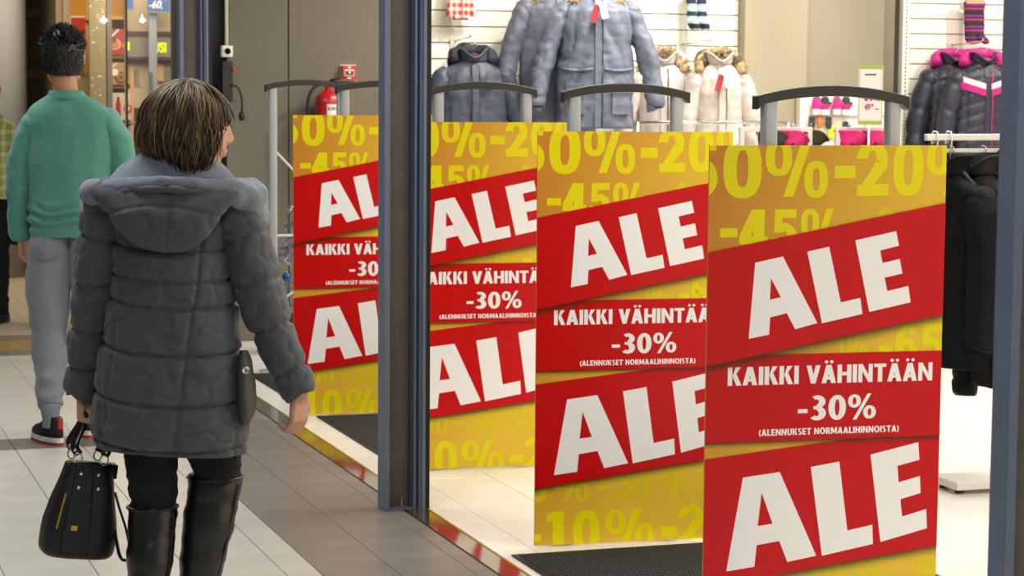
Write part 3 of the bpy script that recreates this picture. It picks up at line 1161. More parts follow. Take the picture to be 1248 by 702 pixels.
def hood_fn(j, k, p):
    x, y, z = p
    d1 = abs(z - 1.245 - .02 * math.cos(x * 12))
    d2 = min(abs(x - .028 - (z - 1.2) * .1), abs(x + .085 + (1.3 - z) * .15))
    return -.005 * g(d1, .0045) - .005 * g(d2, .0045) - .005 * (1 - abs(nz(p, 14, 14, 5.5))) ** 9 + nz(p, 16, 22, 4) * .008 + nz(p, 40, 40, 9) * .0025 - .006


H = catmull(HOOD, 70)
rings = displace_rings([se_ring(r[1], r[2], r[0], r[3], r[4], 140, 2.2) for r in H], hood_fn)
hood = MB().loft(rings).build('hood', M_coat, COAT, True)
# fleece lining: collar sheet from the neck to the rolled rim
ringsL = []
for q in range(16):
    f = q / 15
    ring = []
    for k in range(96):
        t = 2 * math.pi * k / 96
        c, s_ = math.cos(t), math.sin(t)
        a = .066 + (.192 - .066) * f ** .85
        b = .066 + (.120 - .066) * f
        z = 1.392 - .075 * f ** 1.3 - .030 * (c * c) * f ** 2 - (.05 * f * max(0, s_))
        p = (.018 + a * c, -.012 + b * s_, z)
        ring.append((p[0], p[1], z + nz(p, 20) * .006))
    ringsL.append(ring)
MB().loft(ringsL, False, False).build('lining', M_lining, hood, True)
rim = []
for k in range(60):
    t = math.pi * (0.94 + 1.12 * k / 59)
    c, s_ = math.cos(t), math.sin(t)
    p = Vector((.016 + .203 * c, -.012 + .138 * s_, 1.322 - .030 * c * c - (.06 if s_ > 0 else 0)))
    p.z += nz(p, 14) * .005
    rr = .017 + .020 * abs(c) ** 3 + (.008 if c > .7 else 0)
    rim.append((p.x, p.y, p.z - .006 * abs(c), rr, rr))
rr_ = tube_rings([r[:3] for r in rim], [(r[3], r[4]) for r in rim], 28, (0, 0, 1))
rr_ = displace_rings(rr_, lambda j, k, p: nz(p, 30, 30, 2) * .007 + nz(p, 70) * .002)
MB().loft(rr_).build('hood_rim', M_lining, hood, True)
seam = [(r[0], r[1] - (.012 if abs(r[0] - .016) < .17 else .004), r[2] - .016) for r in rim[9:51]]
MB().loft(displace_rings(tube_rings(seam, [(.011, .011)] * len(seam), 16, (0, 0, 1)), lambda j, k, p: nz(p, 40) * .005)).build('hood_edge', M_coat, hood, True)

# trousers and boots
M_trous = mat('black_trouser_cloth', '100f10', 0.9, var=0.2, scale=60)
M_boot = mat('black_boot_leather', '161514', 0.34, var=0.25, scale=9, bump=0.12, bscale=30, coat=0.15)


def leg_fn(j, k, p):
    return nz(p, 10, 30, 1) * .010 + nz(p, 24, 60, 6) * .005


TL = [(-.05, .0, .72, .080, .085), (-.048, .005, .62, .072, .078), (-.046, .01, .54, .064, .070), (-.046, .012, .485, .062, .066), (-.046, .01, .455, .058, .060)]
tro = MB().loft(puff_tube(TL, 48, 60, leg_fn)).build('trouser_leg', M_trous, WOM, True)
TR = [(.085, .0, .72, .082, .085), (.105, .02, .64, .074, .078), (.115, .045, .565, .066, .070), (.110, .058, .515, .062, .064)]
MB().loft(puff_tube(TR, 48, 60, leg_fn)).build('trouser_leg', M_trous, WOM, True)


def boot(path, toe, name='boot'):
    def fn(j, k, p):
        return nz(p, 6, 26, 2) * .005 * (1 if j < .85 else 0) + nz(p, 16, 50, 8) * .002
    b = MB().loft(puff_tube(path, 48, 80, fn)).build(name, M_boot, WOM, True)
    a, h = Vector(path[-1][:3]), Vector(toe)
    mid = (a + h) / 2
    R_ = [(a.x, a.y - .035, .075, .030, .06), (a.x, a.y + .01, .066, .040, .062), (mid.x, mid.y + .02, .048, .042, .042), (h.x, h.y - .03, .036, .043, .030), (h.x, h.y + .015, .030, .028, .020)]
    MB().loft(puff_tube(R_, 28, 30, None, (1, 0, 0))).build('foot', M_boot, b, True)
    MB().prism_xy([(h.x - .035, h.y - .08), (h.x + .035, h.y - .08), (h.x + .036, h.y - .01), (h.x, h.y + .045), (h.x - .036, h.y - .01)], 0.0, .016).build('sole', M_rubber, b)
    MB().loft([se_ring(a.x, a.y - .03, z, w_, w_ * 1.1, 16, 2.6) for z, w_ in ((0, .028), (.03, .029), (.06, .034))]).build('heel', M_rubber, b)
    # top edge and zip
    q = path[0]
    MB().loft(tube_rings([(q[0] + q[3] * 1.03 * math.cos(t), q[1] + q[4] * 1.03 * math.sin(t), q[2]) for t in np.linspace(0, 2 * math.pi, 33)], [(.004, .004)] * 33, 6, (0, 0, 1))).build('top_edge', M_boot, b, True)
    zp = [(p[0] + p[3] * .93, p[1] - p[4] * .42, p[2]) for p in catmull(path, 20)[1:14]]
    MB().tube(zp, .0025, 6).build('zip', M_black, b, True)
    return b


boot([(-.046, .008, .468, .063, .068), (-.046, .004, .43, .062, .066), (-.050, -.012, .34, .060, .066), (-.053, -.03, .22, .048, .052), (-.054, -.045, .12, .041, .046), (-.054, -.05, .065, .040, .048)], (-.056, .115, 0))
boot([(.112, .055, .540, .070, .070), (.106, .052, .49, .068, .070), (.088, .045, .38, .064, .068), (.066, .045, .25, .052, .055), (.046, .05, .13, .042, .046), (.040, .05, .065, .040, .048)], (.030, .215, 0))

# hair: a chin-length brown bob, parted at the crown, the head turned to the right
M_hair = mat('brown_hair', '4a3726', 0.42, var=0.35, scale=40, spec=0.4, stretch=(1, 1, .12))
M_hair2 = mat('lighter_brown_strands', '80643f', 0.42, var=0.3, scale=40, stretch=(1, 1, .12))
hc = Vector((.046, -.012, 1.462))


def hair_surface(theta, f, jit=0.0):
    """theta: direction around the head in local space (0 = +x), f: 0 crown .. 1 tip"""
    ax, ay, az = .112, .110, .108
    crown = Vector((.012, -.012, 0))
    if f < .5:
        a = f / .5 * R(88)
        p = Vector((ax * math.sin(a) * math.cos(theta), ay * math.sin(a) * math.sin(theta), az * math.cos(a)))
    else:
        q = (f - .5) / .5
        L = .098 + .020 * math.cos(theta + R(40))
        out = 1.0 + .10 * math.sin(q * 2.6) - (.34 - .12 * math.cos(theta + R(30))) * q ** 2.5
        p = Vector((ax * out * math.cos(theta), ay * out * math.sin(theta), -L * q + az * math.cos(R(88))))
    return hc + crown * (1 - f) + p


FACE = R(90 - 75)     # direction the face looks, in the local frame
paths, paths2 = [], []
for i in range(1500):
    th = rng.uniform(0, 2 * math.pi)
    da = (th - FACE + math.pi) % (2 * math.pi) - math.pi
    fmax = 1.0 + rng.uniform(-.06, .04)
    lim_ = R(52) if da < 0 else R(50)
    if abs(da) < lim_:
        fmax = .38 + rng.uniform(0, .08) + .24 * (abs(da) / lim_) ** 3
    elif abs(da) < lim_ + R(12):
        fmax = .70 + rng.uniform(0, .26)
    tw = rng.uniform(-.30, .22) + .10 * math.sin(th * 3)
    off = rng.uniform(-.010, .008)
    clump = nz((math.cos(th) * 3, math.sin(th) * 3, .3), 2.4) * .020
    P = []
    for k in range(13):
        f = fmax * k / 12
        p = hair_surface(th + tw * f + .12 * math.sin(f * 5 + i), f)
        d = p - hc
        d.z *= .3
        d.normalize()
        P.append(p + d * (off + clump * f + .005 * math.sin(f * 8 + i * 1.7) + .008 * f * f * math.sin(th * 7)))
    (paths if rng.random() < .66 else paths2).append(P)
cap = []
for q in range(30):
    f = .03 + q / 29 * .92
    ring = []
    for k in range(72):
        th = 2 * math.pi * k / 72
        da = (th - FACE + math.pi) % (2 * math.pi) - math.pi
        l0 = R(54) if da < 0 else R(50)
        lim = .40 if abs(da) < l0 else (.40 + .55 * min(1, (abs(da) - l0) / R(16)))
        p = hair_surface(th, min(f, lim))
        d = p - hc
        ring.append(tuple(hc + d * (.955 + .02 * noise.noise(Vector((math.cos(th) * 6, math.sin(th) * 6, f)))) ))
    cap.append(ring)
hair = MB().loft(cap, True, False).build('hair', M_hair, WOM, True)
strands(paths, .0026, .0010).build('hair_strands', M_hair, hair, True, fix=False)['kind'] = 'stuff'
strands(paths2, .0024, .0009).build('light_hair_strands', M_hair2, hair, True, fix=False)['kind'] = 'stuff'

# ================================================== handbag
BAG = empty('handbag', (0.973, 5.686, 0), -YAW, 'black handbag with studs and gold tag hanging from a hand', 'handbag')
M_bag = mat('black_bag_leather', '121214', 0.45, var=0.2, scale=30, bump=0.15, bscale=400)
M_bagp = mat('black_patent_strap', '0c0c0e', 0.2)
M_gold = mat('gold_metal', 'c9a24a', 0.25, 1.0)


def bag_obj(mb, name, m, parent=None, smooth=False, bevel=0):
    mb.v = [tuple((Matrix.Translation((-.234, .03, .46)) @ Matrix.Rotation(R(9), 4, 'Y') @ Matrix.Rotation(R(26), 4, 'Z')) @ Vector(p)) for p in mb.v]
    return mb.build(name, m, parent or BAG, smooth, bevel)


BRW = [(-.132, .062, .030), (-.128, .085, .044), (-.11, .097, .054), (-.06, .098, .056), (0, .088, .052), (.06, .074, .045), (.105, .064, .036), (.118, .060, .030)]
rg = displace_rings([se_ring(0, 0, r[0], r[1], r[2], 96, 3.2) for r in catmull(BRW, 50)], lambda j, k, p: nz(p, 18) * .003)
bb = bag_obj(MB().loft(rg), 'bag_body', M_bag, None, True)


def bag_w(z):
    return np.interp(z, [r[0] for r in BRW], [r[1] for r in BRW]), np.interp(z, [r[0] for r in BRW], [r[2] for r in BRW])


for sx_ in (-.035, .022):
    mb = MB()
    rgs = []
    for z in np.linspace(-.118, .118, 24):
        a, b = bag_w(z)
        x = sx_ * a / .08
        yb = -b * (1 - abs(x / a) ** 3.2) ** (1 / 3.2) - .003
        rgs.append([(x - .014, yb - .002, z), (x + .014, yb - .002, z), (x + .014, yb + .006, z), (x - .014, yb + .006, z)])
    band_ = bag_obj(mb.loft(rgs), 'strap_band', M_bag)
    for z in (.098, .062):
        a, b = bag_w(z)
        x = sx_ * a / .08
        bag_obj(MB().ell((x, -b - .005, z), (.0058, .004, .0058), 12, 8), 'stud', M_chrome, band_, True)
for z in (.02, -.055):
    a, b = bag_w(z)
    bag_obj(MB().box(-.050 * a / .08, -b - .004, z - .003, .012, -b + .004, z + .003), 'pocket_seam', M_bagp)
a, b = bag_w(-.02)
zp = MB().tube([(-.062, -.045, .045), (-.068, -.046, .0), (-.074, -.048, -.05)], .0028, 6)
bag_obj(zp, 'zip', M_gold)
bag_obj(MB().box(-.040, -.0605, -.050, -.022, -.056, -.036), 'gold_tag', M_gold, None, False, .001)
bag_obj(MB().tube([(-.06, -.03, .119), (.0, -.034, .124), (.062, -.02, .119)], .004, 8), 'top_piping', M_bagp)
bag_obj(MB().box(.058, -.022, .085, .074, .018, .122), 'corner_tab', M_bagp, None, False, .002)
for k, sx_ in enumerate((-.040, .030)):
    for yy in (-.030, .030):
        mb = MB()
        th_ = np.linspace(0, 2 * math.pi, 17)
        mb.tube([(sx_ + .011 * math.cos(t), yy, .135 + .014 * math.sin(t)) for t in th_], .0024, 6)
        bag_obj(mb, 'ring', M_chrome, None, True)
# the two handles run up into the hand
Mb = Matrix.Translation((-.234, .03, .46)) @ Matrix.Rotation(R(9), 4, 'Y') @ Matrix.Rotation(R(26), 4, 'Z')
grip = Vector((-.222, .035, .688))
for yy in (-.030, .030):
    a_ = Mb @ Vector((-.040, yy, .146)); b_ = Mb @ Vector((.030, yy, .146))
    P = [a_, a_ * .72 + grip * .28 + Vector((-.016, 0, .0)), a_ * .3 + grip * .7 + Vector((-.006, 0, .01)), grip + Vector((-.006, yy * .3, .012)), grip + Vector((.008, yy * .3, .012)),
         b_ * .3 + grip * .7 + Vector((.010, 0, .01)), b_ * .72 + grip * .28 + Vector((.020, 0, 0)), b_]
    C_ = catmull([tuple(p) for p in P], 40)
    o = MB().loft(tube_rings([tuple(c) for c in C_], [(.0115, .0045)] * 40, 10, (1, 0, 0))).build('handle', M_bagp, BAG, True)
    for c in (C_[3], C_[36]):
        MB().ell((c[0], c[1] - .006, c[2]), (.005, .004, .005), 10, 8).build('stud', M_chrome, o, True)
# loose loop strap at the side
C_ = catmull([(-.148, .03, .50), (-.135, .02, .46), (-.116, .015, .40), (-.108, .015, .345), (-.118, .02, .322), (-.135, .025, .330), (-.146, .03, .375), (-.15, .035, .40)], 40)
MB().loft(tube_rings([tuple(c) for c in C_], [(.006, .0035)] * 40, 8, (0, 1, 0))).build('loop_strap', M_bagp, BAG, True)
# ================================================== man in the green sweater
MAN = empty('person', (1.238, 9.659, 0), -YAW, 'person with short black hair in a teal sweater and grey joggers, seen from behind', 'person')
mb = MB()
MH = head_mb(mb, (-.028, .01, 1.668), R(14), R(-4), 1.06)
body_mb(mb, [((-.026, -.014, 1.60), .054, (-.014, -.018, 1.45), .056), ((0, 0, 1.42), .10, (0, 0, 1.0), .11), ((-.12, 0, 1.395), .042, (.12, 0, 1.395), .042),
             ((-.165, 0, 1.385), .040, (-.225, .0, 1.14), .038), ((-.225, .0, 1.14), .036, (-.225, .03, .90), .028),
             ((.18, 0, 1.385), .040, (.24, 0, 1.14), .038), ((.24, 0, 1.14), .036, (.235, .05, .90), .028),
             ((-.075, 0, .93), .07, (-.10, .03, .52), .05), ((-.10, .03, .52), .045, (-.09, -.055, .12), .024), ((-.09, -.055, .11), .024, (-.13, .05, .055), .022),
             ((.075, 0, .93), .07, (.06, .08, .52), .05), ((.06, .08, .52), .045, (.045, .16, .12), .024), ((.045, .16, .11), .024, (.03, .28, .055), .022)])
hand_mb(mb, (-.224, .032, .893), (.02, .05, -1), (.9, -.1, 0), (.1, .95, 0), (35, 45, 30), .98)
hand_mb(mb, (.236, .055, .893), (-.02, .05, -1), (-.9, -.1, 0), (-.1, .95, 0), (35, 45, 30), .98)
remesh(mb, 'body', M_skin, MAN, 0.005, 2)
eyes(MH, MAN)

M_sweat = mat('teal_knit', '559686', 0.85, var=0.10, scale=70, bump=0.12, bscale=600, sheen=0.2)
M_jog = mat('heather_grey_jersey', '858992', 0.9, var=0.12, scale=160, bump=0.1, bscale=500, sheen=0.2)


def knit_fn(j, k, p):
    return nz(p, 5, 7, 1) * .012 + nz(p, 11, 9, 4) * .006 + .004 * (1 - abs(nz(p, 9, 5, 8))) ** 5


def knit_low(j, k, p):
    z = p[2]
    f = max(0, 1 - abs(z - .985) / .09)
    return knit_fn(j, k, p) * (1 if z > .955 else .25) + f * .010 * math.sin(z * 150 + 5 * nz(p, 6))


T = [(.898, 0, .166, .122), (.904, 0, .178, .134), (.945, 0, .178, .132), (.962, .0, .186, .134), (1.02, .0, .186, .132), (1.12, .002, .182, .128), (1.25, .004, .188, .124),
     (1.36, .004, .196, .115), (1.41, .002, .192, .106), (1.45, -.002, .166, .094), (1.48, -.008, .124, .082), (1.502, -.014, .086, .076), (1.514, -.016, .074, .074)]
rr = [se_ring(r[1], -.014 * max(0, (r[0] - 1.4) / .11), r[0], r[2], r[3], 120, 2.4) for r in catmull(T, 110)]
SW = MB().loft(displace_rings(rr, knit_low)).build('sweater', M_sweat, MAN, True)
rb = [se_ring(-.015, -.015, z, a, a, 48, 2) for z, a in ((1.490, .084), (1.512, .078), (1.524, .071), (1.522, .064))]
MB().loft(rb, False, False).build('neckband', M_sweat, SW, True)


def slv_fn(j, k, p):
    return nz(p, 9, 14, 3) * .010 + nz(p, 20, 26, 6) * .005


for s_, pts in ((-1, [(-.105, 0, 1.425, .042, .06), (-.150, 0, 1.385, .060, .074), (-.200, -.002, 1.27, .060, .068), (-.228, 0, 1.13, .056, .062), (-.234, .015, 1.0, .050, .056), (-.230, .028, .925, .046, .050), (-.228, .03, .882, .041, .045), (-.228, .03, .887, .028, .03)]),
               (1, [(.115, 0, 1.425, .042, .06), (.162, 0, 1.385, .060, .074), (.210, -.002, 1.27, .062, .068), (.240, 0, 1.13, .056, .062), (.246, .03, 1.0, .050, .056), (.242, .05, .925, .046, .050), (.238, .055, .882, .041, .045), (.238, .055, .887, .028, .03)])):
    MB().loft(puff_tube(pts, 52, 80, slv_fn)).build('sleeve', M_sweat, SW, True)

hips = [(.86, 0, .165, .125), (.80, 0, .172, .130), (.915, 0, .158, .118)]


def jog_fn(j, k, p):
    z = p[2]
    low = max(0, 1 - (z - .12) / .28)
    am = min(1, max(.15, (z - .12) / .1))
    return (nz(p, 6, 7, 2) * .012 + nz(p, 13, 16, 7) * .006) * am + am * low * .010 * math.sin(z * 95 + 6 * nz(p, 5, 5, 3)) * .8


JL = [(-.075, 0, .925, .085, .118), (-.088, 0, .85, .098, .128), (-.100, .005, .74, .100, .118), (-.110, .018, .60, .090, .098), (-.112, .022, .48, .078, .084), (-.105, .0, .36, .070, .074), (-.096, -.03, .26, .064, .068), (-.092, -.05, .175, .056, .060), (-.090, -.056, .150, .042, .046), (-.090, -.058, .07, .036, .040)]
jl = MB().loft(puff_tube(JL, 56, 110, jog_fn)).build('jogger_leg', M_jog, MAN, True)
JR = [(.075, 0, .925, .085, .118), (.085, 0, .85, .098, .128), (.085, .02, .74, .100, .116), (.072, .06, .60, .090, .096), (.062, .085, .48, .078, .084), (.055, .11, .36, .070, .074), (.05, .14, .26, .064, .068), (.046, .16, .19, .056, .060), (.045, .165, .165, .042, .046), (.045, .165, .07, .037, .04)]
MB().loft(puff_tube(JR, 56, 110, jog_fn)).build('jogger_leg', M_jog, MAN, True)
P_ = [(-.145, .835), (-.125, .815), (-.09, .805), (-.055, .810), (-.03, .830)]
MB().tube([(x, -.5 * math.sqrt(max(0, .0155 - (x + .086) ** 2)) * 2.15 - .002, z) for x, z in P_], .0035, 6).build('pocket_seam', mat('jersey_seam', '6a6e78', 0.9), jl, True)

M_shoe = mat('black_sneaker_mesh', '18181a', 0.7, var=0.2, scale=80)
M_sole = mat('white_midsole', 'e6e5e2', 0.5)
M_redsole = mat('red_outsole', 'b3271f', 0.55)


def sneaker(loc, rz, lift=0.0):
    t = empty('sneaker', loc, rz)
    t.parent = MAN

    def outline(sc, n=36):
        o = []
        for k in range(n):
            a = 2 * math.pi * k / n
            c, s_ = math.cos(a), math.sin(a)
            wx = .043 * sc if s_ > 0 else .036 * sc
            o.append((wx * math.copysign(abs(c) ** .8, c), (.165 if s_ > 0 else .095) * sc * s_))
        return o
    for nm, z0, z1, sc, m in (('outsole', 0, .012, 1.0, M_redsole), ('midsole', .012, .032, 1.02, M_sole)):
        MB().prism_xy(outline(sc), z0, z1).build(nm, m, t)
    rg = []
    for f, z, yb in ((1.0, .032, 0), (.99, .05, -.004), (.86, .07, -.02), (.62, .088, -.045), (.48, .105, -.05), (.44, .12, -.052)):
        rg.append([(x * (.6 + .4 * f), y * f + yb * .6, z + (.0 if y < 0 else -.012 * (1 - f))) for x, y in outline(.97)])
    MB().loft(rg).build('upper', M_shoe, t, True)
    MB().box(-.012, -.098, .07, .012, -.086, .12).build('heel_tab', M_redsole, t, bevel=.003)
    for k in range(4):
        MB().tube([(-.022, .02 + .02 * k, .092 - .008 * k), (0, .026 + .02 * k, .099 - .008 * k), (.022, .02 + .02 * k, .092 - .008 * k)], .0025, 6).build('lace', M_shoe, t)
    for k in range(3):
        MB().tube([(.038, -.04 + .016 * k, .04), (.034, -.03 + .016 * k, .062)], .003, 6).build('side_stripe', M_sole, t)
    return t


sneaker((-.094, -.04, .0), R(38))
sneaker((.042, .185, .0), R(-4))

# short spiky black hair
M_hairb = mat('black_hair', '120f0d', 0.5, var=0.3, scale=60)
hm = Vector((-.028, -.004, 1.690))
cap = []
for q in range(18):
    a = R(4 + q / 17 * 126)
    ring = []
    for k in range(56):
        th = 2 * math.pi * k / 56
        d = Vector((math.sin(a) * math.cos(th), math.sin(a) * math.sin(th), math.cos(a)))
        front = max(0, math.sin(th - R(14)))
        if d.z < 0 and front > .1:
            d.z *= (1 - front) * .4
        taper = .93 if d.z < -.3 else 1.0
        ring.append((hm.x + d.x * .087 * taper, hm.y + d.y * .112 * taper, hm.z + d.z * (.106 if d.z > 0 else .160)))
    cap.append(ring)
hair = MB().loft(cap, True, False).build('hair', M_hairb, MAN, True)
paths = []
for i in range(1600):
    th = rng.uniform(0, 2 * math.pi)
    a = math.acos(rng.uniform(-.60, 1.0))
    d = Vector((math.sin(a) * math.cos(th), math.sin(a) * math.sin(th), math.cos(a)))
    if d.z < .1 and math.sin(th - R(14)) > .05:
        continue
    p = hm + Vector((d.x * .085, d.y * .110, d.z * (.104 if d.z > 0 else .155)))
    L = (.026 if d.z > .2 else .012) * rng.uniform(.6, 1.15)
    out = (d + Vector((rng.uniform(-.5, .5), rng.uniform(-.5, .5), .35 if d.z > 0.1 else -1.1))).normalized()
    paths.append([p, p + out * L * .6, p + out * L + Vector((0, 0, -.002))])
strands(paths, .0030, .0006).build('hair_strands', M_hairb, hair, False, fix=False)['kind'] = 'stuff'

# ================================================== person in the plaid jacket, cut by the picture's edge
PLA = empty('person', (1.44, 14.54, 0), R(-14), 'person in a yellow-green checked jacket and black trousers at the left picture edge', 'person')
mb = MB()
PHM = head_mb(mb, (-.12, .02, 1.47), R(120), 0, 1.0)
body_mb(mb, [((-.12, .0, 1.38), .05, (-.10, 0, 1.28), .055), ((-.10, 0, 1.25), .10, (-.10, 0, .85), .11), ((-.2, 0, 1.26), .045, (0, 0, 1.26), .045),
             ((.0, 0, 1.25), .045, (.03, 0, 1.0), .036), ((.03, 0, 1.0), .034, (.03, .02, .76), .026), ((-.2, 0, 1.25), .045, (-.25, 0, 1.0), .036), ((-.25, 0, 1.0), .034, (-.24, .03, .76), .026),
             ((-.05, 0, .85), .08, (-.04, 0, .45), .05), ((-.04, 0, .45), .045, (-.04, -.02, .08), .035), ((-.04, -.02, .07), .033, (-.02, .1, .04), .028),
             ((-.16, 0, .85), .08, (-.17, .05, .45), .05), ((-.17, .05, .45), .045, (-.17, .06, .08), .035), ((-.17, .06, .07), .033, (-.17, .18, .04), .028)])
hand_mb(mb, (.03, .02, .76), (0, 0, -1), (-.9, 0, 0), (0, 1, 0), (40, 45, 30), .9)
hand_mb(mb, (-.24, .03, .76), (0, 0, -1), (.9, 0, 0), (0, 1, 0), (40, 45, 30), .9)
remesh(mb, 'body', M_skin2, PLA, 0.006, 2)
eyes(PHM, PLA)
M_plaid = grid_mat('yellow_green_check', 'a7b35a', 'e3e3b4', 18, 14, .38, .38)
T = [(.80, -.10, .165, .12), (.84, -.10, .17, .125), (1.0, -.10, .165, .12), (1.15, -.10, .165, .118), (1.24, -.10, .16, .105), (1.29, -.105, .12, .085), (1.32, -.11, .08, .07), (1.35, -.12, .065, .065)]
PJ = MB().loft(displace_rings([se_ring(r[1], 0, r[0], r[2], r[3], 80, 2.4) for r in catmull(T, 60)], knit_fn)).build('check_coat', M_plaid, PLA, True)
for pts in ([(.0, 0, 1.27, .05, .055), (.02, 0, 1.22, .062, .066), (.045, 0, 1.05, .056, .06), (.045, .01, .90, .05, .054), (.04, .02, .78, .045, .048)],
            [(-.2, 0, 1.27, .05, .055), (-.22, 0, 1.22, .062, .066), (-.25, 0, 1.05, .056, .06), (-.25, .02, .90, .05, .054), (-.245, .03, .78, .045, .048)]):
    MB().loft(puff_tube(pts, 40, 50, slv_fn)).build('sleeve', M_plaid, PJ, True)
MB().loft(displace_rings([se_ring(-.11, -.04, z, a, b, 48) for z, a, b in ((1.27, .10, .06), (1.30, .12, .075), (1.335, .11, .07), (1.355, .08, .05))], knit_fn)).build('hood', M_plaid, PJ, True)
for pts in ([(-.055, 0, .84, .085, .10), (-.05, 0, .65, .08, .085), (-.042, 0, .42, .065, .068), (-.04, -.02, .2, .058, .06), (-.04, -.02, .05, .055, .06)],
            [(-.155, 0, .84, .085, .10), (-.16, .02, .65, .08, .085), (-.17, .05, .42, .065, .068), (-.17, .06, .2, .058, .06), (-.17, .06, .05, .055, .06)]):
    MB().loft(puff_tube(pts, 36, 50, leg_fn)).build('trouser_leg', M_trous, PLA, True)
for x, y in ((-.03, .03), (-.17, .11)):
    MB().loft([se_ring(x, y, z, .042 * f, .12 * f, 28, 2.4) for z, f in ((0, 1), (.03, 1), (.06, .85), (.09, .5))]).build('shoe', M_shoe, PLA, True)
cap = []
for q in range(14):
    a = R(4 + q / 13 * 110)
    cap.append([(-.12 + .085 * math.sin(a) * math.cos(2 * math.pi * k / 40), .005 + .10 * math.sin(a) * math.sin(2 * math.pi * k / 40), 1.49 + .092 * math.cos(a)) for k in range(40)])
MB().loft(cap, True, False).build('hair', mat('fair_hair', '8a6a42', 0.5, var=0.3, scale=60), PLA, True)
# shoulder bag of that person
pb = empty('shoulder_bag', (1.44, 14.54, 0), R(-14), 'dark shoulder bag beside the black trousers of the checked jacket wearer', 'bag')
MB().loft([se_ring(.10, .02, z, a, .05, 40, 3.5) for z, a in ((.50, .06), (.51, .075), (.62, .085), (.76, .075), (.78, .06))]).build('bag_body', M_bag, pb, True)
MB().tube([(.05, .02, .77), (.07, -.02, .88), (.09, -.02, .92), (.11, -.02, .88), (.15, .02, .77)], .006, 8).build('strap', M_bagp, pb, True)
# ------------------------------------------------------------------ garments
def fur(path, r, n, length, name, m, parent, seed=1):
    rg_ = random.Random(seed)
    mb = MB()
    C = catmull(path, 40)
    for i in range(n):
        t = rg_.uniform(0, 39)
        j = min(int(t), 38)
        c = Vector(C[j]) * (1 - (t - j)) + Vector(C[j + 1]) * (t - j)
        d = Vector((rg_.gauss(0, 1), rg_.gauss(0, 1), rg_.gauss(0, 1))).normalized()
        p0 = c + d * r * .6
        p1 = c + d * (r + length * rg_.uniform(.5, 1.1)) + Vector((0, 0, -length * .35))
        mb.tube([p0, (p0 + p1) / 2 + d * .002, p1], [.0035, .0025, .0004], 3)
    core = MB().loft(displace_rings(tube_rings([tuple(c) for c in C], [(r, r)] * 40, 14), lambda j, k, p: nz(p, 60) * .012)).build(name, m, parent, True)
    mb.build('fur_hairs', m, core, fix=False)['kind'] = 'stuff'
    return core


